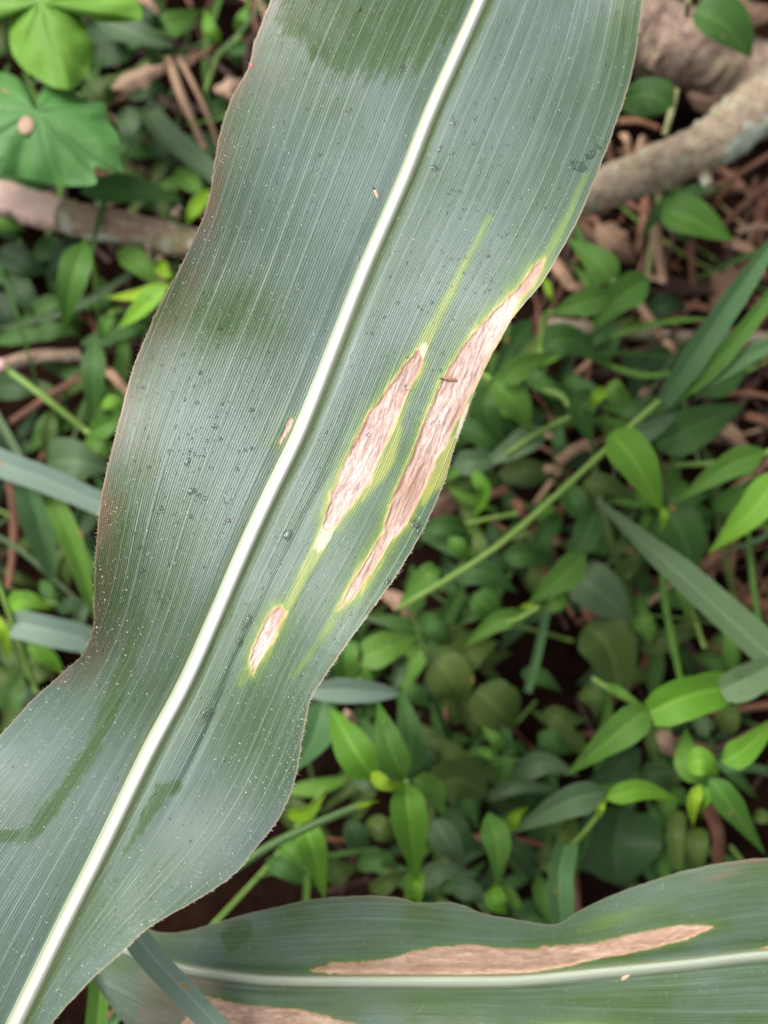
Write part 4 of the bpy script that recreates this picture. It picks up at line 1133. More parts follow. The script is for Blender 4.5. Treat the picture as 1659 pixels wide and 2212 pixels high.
G = 'broadleaf weeds'
plant('weed_plant', 'weed with a long dark green leaf lying along the left branch', 'weed', 1, [([(480, 1140), (800, 1130), (1100, 1200)], 190, 'deep', 'lance', .10, .095), ([(1250, 1130), (1150, 1250), (1110, 1340)], 130, 'yellow', 'ovate', .09, .09), ([(1050, 1000), (1140, 1100), (1230, 1160)], 150, 'mid', 'lance', .07, .08)])
plant('grass_tuft', 'grey-green grass blade between the vine and the maize leaf', 'grass blade', 1, [([(850, 640), (1010, 830), (1300, 1080)], 150, 'grey', 'strap', .06, .08), ([(740, 640), (780, 760), (820, 900)], 170, 'grey', 'ovate', .05, .05), ([(880, 700), (960, 900), (1100, 1010)], 110, 'dark', 'lance', .045, .05)])
plant('weed_plant', 'dull grey-green weed behind the lobed vine leaf, top left', 'weed', 1, [([(580, 110), (800, 200), (1050, 290)], 210, 'grey', 'ovate', .07, .07), ([(560, 330), (700, 330), (830, 300)], 180, 'dark', 'ovate', .06, .06), ([(530, 480), (600, 560), (700, 610)], 170, 'dull', 'ovate', .06, .055), ([(740, 560), (880, 520), (1000, 560)], 170, 'dark', 'ovate', .05, .05), ([(820, 60), (900, 130), (1000, 180)], 120, 'dark', 'ovate', .06, .05), ([(500, 180), (650, 260), (760, 330)], 120, 'dark', 'ovate', .04, .04)])
plant('weed_plant', 'small weed at the top edge left of the maize leaf', 'weed', 1, [([(1300, 260), (1240, 160), (1215, 50)], 100, 'bright', 'lance', .06, .06), ([(1440, 240), (1400, 320), (1420, 400)], 110, 'deep', 'lance', .055, .05), ([(1440, 200), (1440, 120), (1470, 30)], 110, 'mid', 'lance', .06, .07), ('s', [(1500, -60), (1480, 20), (1420, 220), (1300, 330), (1220, 545)], (.08, .06, .05), 34, 'stem'), ([(1380, 640), (1280, 650), (1220, 700)], 120, 'deep', 'ovate', .05, .05)])
plant('weed_plant', 'weed with a hanging pointed leaf below the left branch', 'weed', 1, [([(510, 1440), (430, 1680), (375, 1990)], 205, 'mid', 'lance', .10, .08, .012), ([(510, 1430), (380, 1500), (270, 1650)], 150, 'dark', 'lance', .07, .06), ('s', [(500, 1430), (560, 1600), (590, 1900), (640, 2100)], (.09, .06, .0), 30, 'stem'), ([(700, 1490), (840, 1580), (960, 1720)], 170, 'mid', 'lance', .08, .08), ([(580, 1640), (640, 1800), (720, 1850)], 120, 'deep', 'lance', .06, .05)])
plant('weed_plant', 'yellow-green weed tucked against the left margin of the maize leaf', 'weed', 1, [([(1010, 1690), (840, 1750), (600, 1770)], 120, 'yellow', 'lance', .10, .09), ([(990, 1700), (850, 1830), (690, 1960)], 160, 'bright', 'lance', .11, .09), ([(940, 1550), (980, 1620), (1040, 1650)], 120, 'yellow', 'ovate', .08, .09), ([(700, 1850), (620, 1940), (600, 2050)], 90, 'mid', 'lance', .07, .06), ('s', [(700, 1840), (600, 1930), (620, 2150)], (.08, .05, .01), 36, 'stem'), ([(640, 2010), (780, 1950), (900, 1930)], 130, 'deep', 'lance', .07, .07)])
plant('weed_plant', 'dark low weed at the left edge below the branch', 'weed', 1, [([(-150, 1250), (0, 1310), (150, 1370)], 190, 'mid', 'ovate', .08, .08), ([(0, 1480), (150, 1560), (330, 1640)], 190, 'dark', 'ovate', .05, .05), ([(60, 1620), (150, 1760), (290, 1930)], 170, 'dark', 'lance', .05, .045), ([(-60, 1700), (60, 1900), (120, 2060)], 160, 'dark', 'lance', .04, .03), ([(200, 2000), (330, 1960), (480, 1990)], 130, 'deep', 'lance', .05, .05), ([(330, 1400), (260, 1500), (160, 1540)], 130, 'deep', 'lance', .06, .05)])
plant('weed_plant', 'bright weed stem with drooping leaves left of the maize leaf, mid height', 'weed', 4, [([(560, 60), (560, 300), (535, 610)], 175, 'deep', 'lance', .10, .08, .012), ('s', [(40, 230), (280, 410), (530, 610)], (.10, .10, .09), 42, 'stem'), ([(540, 610), (640, 560), (700, 480)], 150, 'mid', 'lance', .09, .09), ([(610, 430), (680, 440), (760, 500)], 110, 'bright', 'lance', .08, .08), ([(530, 620), (600, 680), (700, 720)], 160, 'mid', 'ovate', .08, .08), ([(320, 480), (250, 620), (170, 720)], 130, 'deep', 'lance', .05, .04), ([(280, 760), (300, 560), (330, 480)], 110, 'dull', 'lance', .05, .05)])
plant('weed_plant', 'dark oval leaves under the pinkish twig at the left', 'weed', 4, [([(-40, 330), (120, 340), (290, 350)], 190, 'dark', 'ovate', .05, .05), ([(-40, 70), (200, 30), (420, 50)], 120, 'deep', 'lance', .045, .05), ([(480, 80), (700, 40), (880, 20)], 130, 'deep', 'lance', .06, .06)])
plant('grass_tuft', 'broad grey-green grass blade with pale midrib at the left edge', 'grass blade', 4, [([(-300, 660), (0, 790), (300, 900), (700, 1080)], 160, 'pale', 'strap', .11, .10, .004, 0), ([(-60, 430), (60, 640), (160, 830)], 46, 'grey', 'strap', .08, .10)])
plant('grass_tuft', 'two long drooping grass blades left of the maize leaf, lower half', 'grass blade', 4, [([(150, 860), (230, 1130), (330, 1510)], 190, 'blue', 'blade', .10, .06, .01, .1), ([(300, 960), (440, 1280), (580, 1750)], 140, 'mid', 'blade', .095, .07, .01, -.1), ([(330, 1000), (400, 1180), (520, 1400)], 110, 'bright', 'blade', .08, .06)])
plant('weed_plant', 'wide grey-green leaf behind the left margin of the maize leaf', 'weed', 4, [([(280, 790), (450, 780), (680, 840)], 310, 'grey', 'ovate', .075, .08, .01, 0)])
plant('grass_tuft', 'short grey grass blade pointing under the maize leaf at its left bulge', 'grass blade', 4, [([(90, 1740), (320, 1790), (600, 1860)], 175, 'pale', 'strap', .09, .08, .004, 0), ([(420, 1880), (480, 1700), (530, 1560)], 80, 'grey', 'blade', .06, .06)])
plant('weed_plant', 'bright leafed weed at the left edge beside the maize bulge', 'weed', 4, [([(50, 1640), (170, 1610), (320, 1660)], 150, 'bright', 'ovate', .08, .08), ([(180, 1800), (280, 1920), (390, 2060)], 160, 'bright', 'lance', .08, .07), ([(-60, 1700), (20, 1800), (50, 1980)], 130, 'yellow', 'lance', .08, .07), ('s', [(-30, 1440), (80, 1750), (220, 2150)], (.10, .09, .06), 34, 'stem'), ([(240, 1490), (310, 1560), (400, 1560)], 110, 'deep', 'lance', .05, .05), ([(330, 1640), (440, 1640), (520, 1700)], 120, 'dark', 'lance', .05, .05)])
# right side
plant('weed_plant', 'tall thin yellow-green stem with oval leaves crossing the thick branch', 'weed', 3, [('s', [(1190, -80), (1185, 20), (1178, 95)], (.12, .12, .10), 42, 'stemp'), ('s', [(1112, 545), (1085, 660), (1045, 800)], (.085, .125, .125), 44, 'stemp'), ('s', [(1015, 1130), (1005, 1220), (985, 1340), (940, 1640), (900, 1840)], (.06, .05, .04), 38, 'stemp'), ([(1220, 70), (1400, 150), (1560, 340)], 290, 'deep', 'round', .12, .11, .006, 0), ([(1085, 640), (950, 560), (790, 600)], 210, 'deep', 'round', .125, .115, .006, 0)], ground=(900, 1840))
plant('weed_plant', 'weed with a single notched green leaf below the thick branch', 'weed', 3, [([(1030, 1250), (1200, 1300), (1450, 1430)], 240, 'mid', 'round', .08, .08, .006, 0)])
plant('weed_plant', 'weed with paired green leaves just right of the long lesion', 'weed', 3, [([(750, 1690), (640, 1560), (460, 1410)], 220, 'mid', 'lance', .10, .09), ([(730, 1760), (560, 1800), (350, 1870)], 190, 'mid', 'lance', .11, .10), ([(950, 1660), (780, 1770), (600, 1960)], 230, 'mid', 'lance', .10, .09), ('s', [(745, 1550), (745, 1700), (760, 1780)], (.10, .10), 40, 'stem'), ([(330, 1650), (360, 1740), (390, 1820)], 70, 'yellow', 'lance', .09, .09), ('s', [(310, 2090), (330, 1900), (360, 1850)], (.07, .09), 40, 'stem'), ([(950, 1850), (1060, 1810), (1180, 1820)], 150, 'dark', 'ovate', .05, .05)])
plant('weed_plant', 'weed with broad leaves and a yellow-green node beside the maize margin, right', 'weed', 6, [([(250, -60), (140, 100), (10, 290)], 160, 'deep', 'lance', .10, .10), ([(320, 100), (480, 60), (720, 220)], 230, 'deep', 'ovate', .09, .08), ([(70, 310), (210, 210), (420, 130)], 170, 'mid', 'ovate', .11, .10), ([(30, 320), (160, 440), (250, 620)], 240, 'mid', 'ovate', .105, .095), ([(10, 330), (-20, 480), (80, 660)], 220, 'deep', 'ovate', .09, .08), ('s', [(20, 300), (-40, 260)], (.105, .10), 40, 'stem'), ([(330, 590), (180, 680), (-80, 830)], 190, 'grey', 'lance', .08, .07), ('s', [(520, 500), (310, 600), (100, 740)], (.09, .08), 30, 'stem')])
plant('weed_plant', 'dark leafy weed with a small bright bud behind the thin green stem', 'weed', 6, [([(700, 340), (760, 380), (870, 440)], 150, 'mid', 'ovate', .10, .09), ([(700, 350), (640, 400), (600, 470)], 110, 'yellow', 'ovate', .105, .10), ([(640, 400), (540, 480), (640, 720)], 190, 'deep', 'ovate', .09, .08), ('s', [(330, 350), (430, 390), (480, 460)], (.08, .09), 36, 'stem'), ([(830, 120), (880, 260), (860, 430)], 160, 'dark', 'ovate', .07, .07), ([(1080, 130), (960, 200), (930, 330)], 180, 'dark', 'ovate', .06, .06), ([(740, 560), (820, 640), (900, 680)], 120, 'deep', 'lance', .07, .07), ([(380, 740), (520, 760), (660, 740)], 170, 'dark', 'ovate', .05, .05), ([(60, 860), (250, 830), (450, 900)], 160, 'dull', 'ovate', .05, .05)])
plant('weed_plant', 'weed with large dark blue-green leaves under the grass blades, right', 'weed', 6, [([(990, 690), (1250, 560), (1530, 440)], 290, 'deep', 'ovate', .085, .085, .008, 0), ([(820, 660), (980, 580), (1170, 460)], 140, 'grey', 'lance', .09, .09), ([(760, 480), (900, 470), (1010, 430)], 130, 'deep', 'lance', .07, .07), ([(1130, 500), (1130, 700), (1100, 900)], 130, 'deep', 'lance', .07, .07), ([(1200, 330), (1400, 320), (1560, 200)], 170, 'deep', 'lance', .06, .06)])
plant('weed_plant', 'bright drooping leaf with a tiny tip leaf, hanging from the thin stem', 'weed', 6, [([(730, 610), (880, 800), (1030, 1080)], 250, 'bright', 'round', .13, .12, .012, 0), ([(1040, 1050), (1040, 1120), (1015, 1215)], 72, 'yellow', 'lance', .12, .11)])
plant('weed_plant', 'weed with pointed leaves reaching in from the right edge, mid height', 'weed', 6, [([(1640, 720), (1400, 820), (1110, 1020)], 190, 'mid', 'lance', .10, .09), ([(1750, 830), (1560, 1080), (1300, 1330)], 240, 'bright', 'lance', .12, .10), ('s', [(1750, 690), (1560, 760), (1330, 790), (1100, 800)], (.10, .08), 34, 'stem'), ([(1300, 800), (1460, 820), (1600, 850)], 60, 'stemd' if False else 'mid', 'blade', .07, .07), ([(1340, 1060), (1480, 980), (1600, 860)], 150, 'mid', 'lance', .06, .06)])
plant('weed_plant', 'dark oval leaf under the bright drooping leaf at right', 'weed', 6, [([(1060, 1060), (1150, 1220), (1230, 1440)], 290, 'deep', 'round', .08, .07, .006, 0), ([(1130, 880), (1120, 980), (1060, 1060)], 130, 'deep', 'lance', .07, .08)])
plant('weed_plant', 'olive leaf rising into the long grey-green blade at right centre', 'weed', 6, [([(560, 910), (700, 930), (900, 1020)], 170, 'dull', 'lance', .09, .09), ([(460, 900), (520, 1050), (640, 1150)], 190, 'deep', 'lance', .06, .06)])
plant('grass_tuft', 'long grey-green blade slanting down to the right edge', 'grass blade', 6, [([(640, 1010), (960, 1300), (1300, 1600), (1900, 2150)], 205, 'grey', 'rise', .105, .12, .002, 0), ('s', [(1110, 1460), (1190, 1620), (1280, 1880)], (.08, .07), 30, 'stem'), ([(1110, 1470), (1160, 1600), (1200, 1760)], 70, 'mid', 'blade', .08, .07)])
plant('weed_plant', 'weed with long mid-green leaves left of the black hollow, right side', 'weed', 6, [([(640, 1080), (560, 1250), (430, 1450)], 190, 'deep', 'lance', .08, .08), ([(570, 1330), (420, 1480), (220, 1640)], 210, 'mid', 'lance', .095, .09), ([(430, 1100), (330, 1200), (240, 1340)], 150, 'deep', 'lance', .06, .06), ([(90, 1340), (240, 1340), (400, 1390)], 170, 'deep', 'lance', .055, .05), ([(450, 1560), (400, 1620), (290, 1700)], 130, 'mid', 'lance', .07, .07)])
plant('weed_plant', 'grey roundish leaves below the grey blade, right of the hollow', 'weed', 6, [([(500, 1450), (660, 1560), (850, 1730)], 290, 'grey', 'round', .075, .07, .008, 0), ([(590, 1740), (720, 1900), (800, 2200)], 330, 'dull', 'round', .07, .06, .008, 0), ([(850, 1700), (930, 1750), (960, 1880)], 150, 'mid', 'lance', .06, .06), ([(900, 1900), (1100, 1820), (1250, 1800)], 150, 'dull', 'ovate', .05, .05)])
plant('grass_tuft', 'single thin blue-green blade dropping beside the black hollow', 'grass blade', 6, [([(340, 1660), (300, 1880), (230, 2150)], 56, 'blue', 'strap', .09, .08, .0, .0), ([(180, 1650), (260, 1640), (300, 1700)], 60, 'yellow', 'lance', .09, .09)])
plant('weed_plant', 'three long grass blades fanning to the right edge from one sheath', 'grass', 0, [([(1432, 868), (1530, 720), (1720, 450)], 62, 'blue', 'blade', .12, .15, .002, .2), ([(1440, 866), (1560, 770), (1740, 540)], 46, 'mid', 'blade', .118, .145, .002, 0), ([(1440, 862), (1560, 800), (1760, 700)], 50, 'blue', 'blade', .115, .14, .002, -.2), ('s', [(1450, 850), (1415, 875), (1330, 952), (1200, 1072), (1060, 1192), (860, 1316)], (.12, .115, .11, .11, .10), 15, 'stem')], ground=(860, 1316))
plant('weed_plant', 'leafy weed along the maize margin below the thin green stem', 'weed', 5, [([(1260, 1180), (1120, 1160), (960, 1210)], 150, 'deep', 'lance', .08, .08), ([(1290, 1290), (1180, 1260), (950, 1220)], 200, 'deep', 'ovate', .075, .07), ([(1100, 1420), (1010, 1470), (850, 1650)], 150, 'mid', 'lance', .09, .08), ([(1180, 1440), (1370, 1440), (1570, 1560)], 200, 'deep', 'ovate', .08, .08), ([(1300, 1570), (1380, 1640), (1460, 1780)], 210, 'mid', 'lance', .09, .08), ([(1160, 1230), (1230, 1310), (1300, 1400)], 120, 'mid', 'lance', .09, .08), ([(990, 1700), (1080, 1780), (1150, 1880)], 140, 'deep', 'ovate', .06, .06), ([(1620, 1690), (1430, 1740), (1240, 1890)], 140, 'mid', 'lance', .09, .08), ('s', [(1700, 1640), (1560, 1720), (1480, 1740)], (.10, .09), 34, 'stem')])
plant('weed_plant', 'yellow-green curled leaf beside the purple dead leaf', 'weed', 5, [([(1310, 850), (1370, 960), (1300, 1120)], 90, 'bright', 'blade', .10, .08, .01, .4), ('s', [(1560, 1090), (1350, 1130), (1130, 1190)], (.07, .08), 30, 'stem'), ([(1180, 800), (1330, 780), (1560, 740)], 170, 'grey', 'lance', .07, .07), ([(1220, 560), (1400, 650), (1560, 700)], 160, 'deep', 'ovate', .07, .06)])
plant('weed_plant', 'mid-green weed with two square-ended leaves under the lower right margin', 'weed', 5, [([(620, 1960), (800, 1880), (990, 1810)], 230, 'mid', 'ovate', .10, .09), ([(560, 1850), (540, 1960), (560, 2111)], 160, 'mid', 'blade', .10, .09), ([(1180, 1980), (1300, 1900), (1460, 1850)], 230, 'dull', 'ovate', .06, .06), ([(1060, 1920), (1180, 2000), (1200, 2111)], 180, 'dull', 'round', .07, .06)])
plant('grass_tuft', 'horizontal grey blade emerging from under the maize leaf, lower centre', 'grass blade', 8, [([(330, 130), (600, 130), (880, 150)], 150, 'pale', 'blade', .11, .10, .002, 0), ([(880, -80), (860, 40), (820, 130)], 80, 'grey', 'blade', .09, .10)])
plant('weed_plant', 'cross of four bright leaves, the centre weed right of the maize leaf', 'weed', 8, [([(700, 640), (590, 470), (450, 230)], 240, 'bright', 'round', .125, .115, .008, 0), ([(890, 660), (800, 440), (735, 190)], 220, 'mid', 'lance', .125, .12, .008, 0), ([(930, 640), (930, 400), (860, 80)], 210, 'deep', 'lance', .11, .10), ([(700, 620), (790, 690), (900, 680)], 130, 'yellow', 'ovate', .135, .13, .008, 0), ([(900, 680), (930, 940), (970, 1280)], 250, 'bright', 'lance', .13, .115, .012, 0), ([(950, 650), (1060, 720), (1130, 890)], 180, 'mid', 'lance', .11, .10), ([(960, 1230), (950, 1300), (940, 1370)], 110, 'bright', 'strap', .115, .11), ('s', [(900, 670), (860, 760), (820, 900)], (.13, .04), 34, 'stem')], ground=(820, 900))
plant('weed_plant', 'blue-green leaf half hidden by the narrow waist of the maize leaf', 'weed', 8, [([(420, 190), (360, 400), (240, 620)], 260, 'blue', 'ovate', .10, .09), ([(600, -40), (560, 60), (430, 130)], 160, 'mid', 'ovate', .09, .085), ([(720, 200), (680, 250), (620, 300)], 120, 'deep', 'ovate', .08, .08)])
plant('grass_spike', 'slender olive grass spike with a yellow tip, lower centre', 'grass spike', 8, [([(590, 830), (680, 800), (750, 785)], 44, 'yellow', 'lance', .14, .14), ('s', [(-120, 1190), (100, 1050), (350, 930), (600, 825), (650, 805)], (.13, .14, .14), 52, 'stemd')], ground=(-120, 1190))
plant('weed_plant', 'weed with a bright crossed leaf under the grass spike', 'weed', 8, [([(200, 880), (320, 850), (435, 730)], 150, 'yellow', 'ovate', .11, .12, .006, .3), ([(290, 900), (360, 1100), (420, 1380)], 200, 'bright', 'lance', .115, .10, .01, 0), ([(80, 1130), (200, 1200), (370, 1300)], 140, 'deep', 'lance', .08, .08), ([(170, 1040), (230, 1100), (320, 1240)], 130, 'mid', 'lance', .09, .09), ([(440, 1260), (500, 1200), (640, 1180)], 170, 'dull', 'ovate', .06, .06)])
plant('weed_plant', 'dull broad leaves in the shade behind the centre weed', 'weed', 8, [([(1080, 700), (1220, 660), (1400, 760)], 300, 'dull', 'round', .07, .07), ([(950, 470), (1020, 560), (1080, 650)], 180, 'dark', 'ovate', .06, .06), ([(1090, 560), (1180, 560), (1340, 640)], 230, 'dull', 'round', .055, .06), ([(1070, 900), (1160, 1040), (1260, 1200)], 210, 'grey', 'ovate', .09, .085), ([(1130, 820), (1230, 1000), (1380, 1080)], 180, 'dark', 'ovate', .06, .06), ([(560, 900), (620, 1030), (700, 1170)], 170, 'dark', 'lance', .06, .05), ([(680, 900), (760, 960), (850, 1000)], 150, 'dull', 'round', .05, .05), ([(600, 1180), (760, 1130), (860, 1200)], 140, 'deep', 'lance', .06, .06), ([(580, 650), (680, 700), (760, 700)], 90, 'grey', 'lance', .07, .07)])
plant('weed_plant', 'round dull leaves in shade above the centre weed, right of the maize waist', 'weed', 8, [([(1080, -60), (1180, 80), (1230, 200)], 280, 'dull', 'round', .08, .07), ([(1320, 130), (1460, 250), (1560, 330)], 320, 'dull', 'round', .08, .07), ([(1020, 60), (1080, 120), (1190, 180)], 130, 'dark', 'ovate', .06, .06), ([(1060, 160), (1120, 320), (1180, 460)], 40, 'dark', 'strap', .05, .03)])
plant('weed_plant', 'star-shaped small weed with thin leaves, lower right of centre', 'weed', 8, [([(1470, 500), (1550, 460), (1630, 510)], 100, 'deep', 'lance', .09, .085), ([(1475, 510), (1480, 600), (1430, 720)], 130, 'deep', 'lance', .09, .08), ([(1465, 490), (1430, 420), (1350, 340)], 100, 'mid', 'lance', .09, .09), ([(1480, 490), (1500, 400), (1460, 330)], 90, 'deep', 'lance', .09, .09), ([(1450, 500), (1380, 500), (1300, 470)], 80, 'mid', 'lance', .09, .08)])
plant('weed_plant', 'upright leaf pair just above the notch of the lower maize leaf', 'weed', 8, [([(1390, 860), (1450, 1060), (1440, 1290)], 190, 'mid', 'lance', .115, .11, .01, 0), ([(1440, 1290), (1440, 1380), (1560, 1330)], 110, 'bright', 'ovate', .10, .10), ([(1420, 1300), (1440, 1400), (1510, 1460)], 140, 'bright', 'ovate', .105, .10), ([(1500, 1290), (1560, 1400), (1610, 1440)], 70, 'mid', 'lance', .09, .09), ([(1000, 1300), (1100, 1200), (1350, 1230)], 170, 'grey', 'ovate', .09, .09), ([(1180, 1290), (1300, 1320), (1380, 1420)], 160, 'grey', 'ovate', .10, .10), ([(700, 1330), (800, 1260), (930, 1200)], 150, 'dull', 'ovate', .09, .09)])
plant('weed_plant', 'large bright leaf and its downward pair at the right, lower third', 'weed', 9, [([(960, 260), (1200, 160), (1560, 80)], 270, 'bright', 'blade', .13, .12, .008, 0), ([(960, 230), (760, 390), (450, 640)], 250, 'mid', 'lance', .125, .11, .01, 0), ([(700, 90), (800, 150), (960, 250)], 60, 'mid', 'lance', .11, .12), ('s', [(620, 60), (800, 170), (950, 245)], (.10, .125), 34, 'stem'), ([(900, 480), (760, 580), (560, 700)], 200, 'dark', 'lance', .08, .07)])
plant('weed_plant', 'grey-green leaf overlapping the right edge above the bright leaf', 'weed', 9, [([(1380, 130), (1540, 60), (1760, -60)], 220, 'grey', 'blade', .14, .14, .002, 0), ([(1380, 360), (1430, 280), (1480, 200)], 170, 'dull', 'ovate', .08, .08), ([(1230, 370), (1290, 340), (1350, 350)], 110, 'grey', 'round', .08, .08)])
plant('weed_plant', 'star of five leaves near the lower right edge', 'weed', 9, [([(1290, 660), (1180, 540), (1170, 340)], 200, 'mid', 'ovate', .12, .11), ([(1390, 560), (1530, 470), (1750, 260)], 210, 'bright', 'lance', .13, .12, .006, 0), ([(1330, 570), (1500, 580), (1700, 600)], 100, 'blue', 'lance', .11, .11), ([(1310, 650), (1440, 820), (1645, 1110)], 190, 'mid', 'lance', .125, .105, .01, 0), ([(1250, 690), (1210, 800), (1215, 945)], 130, 'yellow', 'lance', .13, .12), ([(1240, 690), (1280, 780), (1240, 860)], 90, 'bright', 'lance', .125, .12), ([(1180, 560), (1280, 560), (1370, 640)], 190, 'bright', 'ovate', .125, .12), ([(1580, 860), (1640, 880), (1720, 850)], 100, 'dull', 'ovate', .08, .08)])
plant('weed_plant', 'pair of opposed leaves with a bright bud, right of centre near the bottom', 'weed', 9, [([(700, 770), (900, 720), (1150, 785)], 160, 'bright', 'ovate', .12, .11), ([(690, 730), (450, 800), (120, 990)], 230, 'grey', 'lance', .115, .10, .008, 0), ([(640, 870), (670, 820), (700, 770)], 70, 'yellow', 'ovate', .13, .13), ('s', [(660, 860), (560, 980), (450, 1090)], (.12, .09), 30, 'stem'), ([(760, 700), (620, 780), (540, 880)], 130, 'mid', 'lance', .10, .10)])
plant('weed_plant', 'small bright leaf peeking left of the opposed pair', 'weed', 9, [([(120, 980), (150, 880), (240, 820)], 130, 'yellow', 'ovate', .10, .10), ([(60, 1000), (200, 1120), (270, 1260)], 150, 'dark', 'lance', .06, .06)])
plant('grass_tuft', 'vertical blue-green grass blade meeting the lower maize leaf', 'grass blade', 9, [([(460, 1050), (420, 1250), (440, 1560)], 150, 'blue', 'strap', .11, .12, .004, 0), ([(520, 900), (450, 980), (400, 1070)], 140, 'dull', 'ovate', .08, .09)])
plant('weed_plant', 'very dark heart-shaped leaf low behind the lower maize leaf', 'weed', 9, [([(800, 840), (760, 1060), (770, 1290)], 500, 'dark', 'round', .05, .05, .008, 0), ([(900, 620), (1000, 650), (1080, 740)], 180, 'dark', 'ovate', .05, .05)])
plant('weed_plant', 'dull olive leaves behind the red-brown stem, lower right', 'weed', 9, [([(1120, 850), (1110, 1020), (1130, 1220)], 110, 'dull', 'blade', .06, .06), ([(1240, 950), (1240, 1070), (1260, 1200)], 150, 'dull', 'ovate', .07, .07), ([(1060, 300), (980, 440), (1000, 560)], 150, 'dull', 'ovate', .06, .06)])
plant('weed_plant', 'grey-green weed left of the large bright leaf, lower right', 'weed', 9, [([(160, 620), (330, 560), (540, 640)], 170, 'grey', 'ovate', .08, .08), ([(0, 760), (180, 700), (400, 720)], 90, 'grey', 'blade', .06, .06), ([(330, 250), (450, 300), (600, 300)], 150, 'dull', 'lance', .06, .06), ([(300, 380), (400, 450), (500, 500)], 150, 'deep', 'lance', .065, .06), ([(200, 20), (320, 60), (440, 140)], 130, 'deep', 'ovate', .06, .06), ([(560, 120), (620, 180), (640, 300)], 160, 'dull', 'ovate', .06, .06)])
plant('grass_tuft', 'grey-blue blade crossing in front of the lower maize leaf, bottom left', 'grass blade', 7, [([(760, 1480), (900, 1700), (1350, 2180)], 165, 'pale', 'strap', .205, .20, .0, 0)])
plant('grass_tuft', 'narrow pale blades in the dark gap at the bottom left', 'grass blade', 7, [([(880, 2180), (840, 2000), (800, 1850)], 90, 'grey', 'blade', .12, .10), ([(620, 2180), (700, 2060), (790, 1920)], 70, 'blue', 'blade', .12, .10), ([(590, 1740), (600, 1900), (570, 2200)], 130, 'mid', 'strap', .15, .14, 0, 0), ([(700, 1690), (760, 1760), (860, 1800)], 90, 'dark', 'lance', .1, .1)])

# ------------------------------------------------------------------ undergrowth that fills the shade between the traced weeds
def seedling(cx, cy, tones, zt, nl, ln, wd, label, group):
    base = P(cx, cy, 0.0)
    rt = empty('weed_plant', tuple(base.tolist()), label, 'weed', group)
    a0 = random.uniform(0, 6.28)
    for k in range(nl):
        a = a0 + k * 2.4 + random.uniform(-.3, .3)
        l = ln * random.uniform(.7, 1.2); tone = random.choice(tones)
        x0, y0 = cx + 4 * math.cos(a), cy + 4 * math.sin(a)
        z0 = zt * random.uniform(.75, 1.0)
        leaf([(x0, y0), (cx + l * .5 * math.cos(a + .1), cy + l * .5 * math.sin(a + .1)), (cx + l * math.cos(a), cy + l * math.sin(a))], wd * random.uniform(.7, 1.2),
             M[tone], rt, 'lance', (z0, z0 - random.uniform(.0, .018)), .006, random.uniform(.1, .35), random.uniform(-.4, .4), nu=10)
    p0 = P(cx, cy, zt * .95)
    tube('stem', [base, (base + p0) / 2 + np.array([.003, .002, 0]), p0], [.0012, .0009], M['stemd'], rt, 5, n=5)
cnt = 0
tries = 0
while cnt < 100 and tries < 4000:
    tries += 1
    cx, cy = random.uniform(-60, 1750), random.uniform(-60, 2000)
    if (cx > 1140 and cy < 800) and random.random() < .85: continue
    a, t, d, w_ = mz1.at(cx, cy)
    if abs(t) < .8: continue
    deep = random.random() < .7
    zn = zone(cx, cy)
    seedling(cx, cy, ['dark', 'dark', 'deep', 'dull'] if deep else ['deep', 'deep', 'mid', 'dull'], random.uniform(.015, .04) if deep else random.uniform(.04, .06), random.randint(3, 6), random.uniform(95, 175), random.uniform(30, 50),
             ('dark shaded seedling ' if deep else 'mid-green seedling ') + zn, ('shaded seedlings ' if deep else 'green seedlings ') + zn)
    cnt += 1
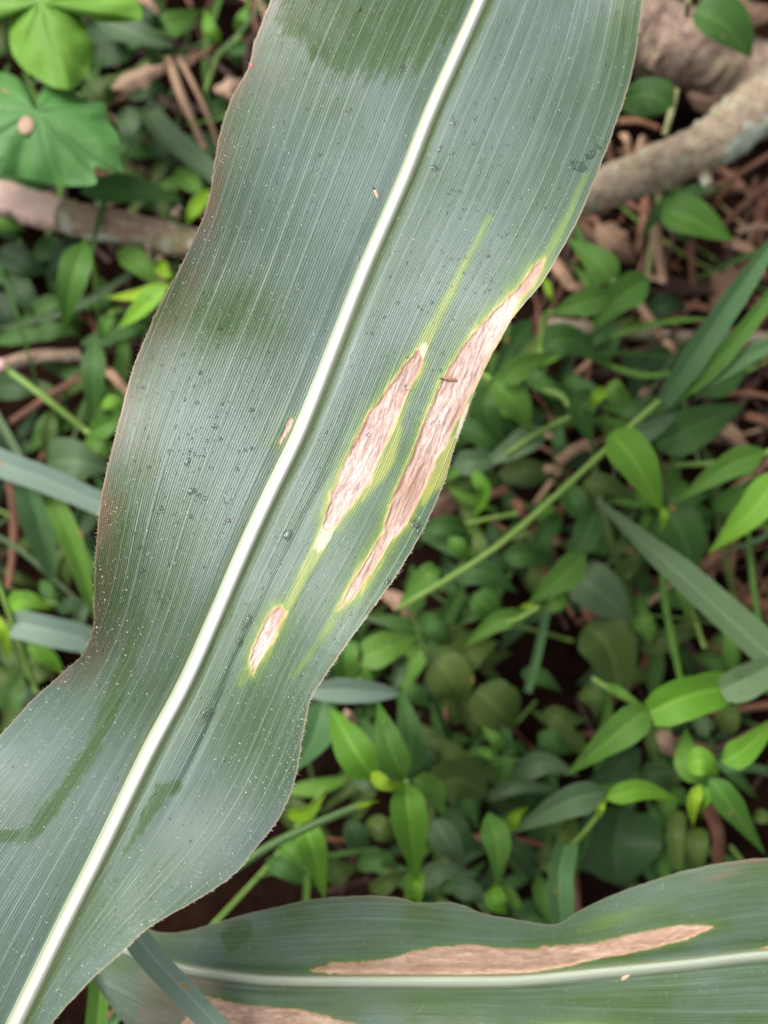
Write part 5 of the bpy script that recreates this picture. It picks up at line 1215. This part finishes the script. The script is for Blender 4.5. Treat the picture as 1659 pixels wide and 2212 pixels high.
# slim grass blades and runners between the weeds
for i in range(70):
    while True:
        cx, cy = random.uniform(-40, 1700), random.uniform(-40, 1950)
        if abs(float(mz1.at(cx, cy)[1])) > .85 and not (cx > 1250 and cy < 420): break
    an = random.uniform(0, 6.28); L_ = random.uniform(90, 230); bnd = random.uniform(-.6, .6)
    zz = random.uniform(.03, .085) if i % 2 else random.uniform(.02, .05)
    pp = [(cx - L_ * math.cos(an), cy - L_ * math.sin(an)), (cx, cy), (cx + L_ * math.cos(an + bnd), cy + L_ * math.sin(an + bnd))]
    zn = zone(cx, cy)
    if i % 2:
        o = leaf(pp, random.uniform(9, 20), M[random.choice(['deep', 'mid', 'grey', 'dull'])], None, 'blade', (zz, zz + random.uniform(-.02, .02)), .006, .25, random.uniform(-.5, .5), name='grass_sprig')
        props(o, 'narrow grass blade among the weeds ' + zn, 'grass blade', 'grass blades ' + zn)
    else:
        a_, b_, c_ = [P(x, y, h) for (x, y), h in zip(pp, (zz - .02, zz, zz + .004))]
        o = tube('runner', [a_, b_, c_], [.0009, .0007], M[random.choice(['stem', 'stemd', 'stemd', 'stemr'])], None, 6, n=10)
        props(o, 'thin weed runner among the leaves ' + zn, 'runner', 'runners ' + zn)
# the weedy ground outside the frame and under the maize leaf, one mass
COLLECT = {}
real_empty = empty
empty = lambda *a, **k: None
for i in range(260):
    while True:
        cx, cy = random.uniform(-1500, 3200), random.uniform(-1400, 3600)
        a, t, d, w_ = mz1.at(cx, cy)
        if (-80 < cx < 1740 and -80 < cy < 2290) and abs(t) > .5: continue
        break
    seedling(cx, cy, ['dark', 'deep', 'mid', 'dull', 'bright'], random.uniform(.03, .09), random.randint(4, 7), random.uniform(80, 170), random.uniform(40, 75), None, None)
parts = COLLECT; COLLECT = None; empty = real_empty
V = []; F = []; UVs = []; mi = []; mats = []; b0 = 0
for nm, lst in parts.items():
    mats.append(lst[0][3])
    for v, f, u, m_ in lst:
        V.append(v); UVs.append(u); F += [tuple(int(x) + b0 for x in ff) for ff in f]; mi += [len(mats) - 1] * len(f); b0 += len(v)
o = mesh_obj('ground_cover', np.vstack(V), F, mats[0], None, np.vstack(UVs), origin=(0, 0, 0))
for m_ in mats[1:]: o.data.materials.append(m_)
o.data.polygons.foreach_set('material_index', np.array(mi, np.int32))
props(o, 'low weeds covering the ground around and beneath the maize leaf', 'ground cover', None, 'stuff')
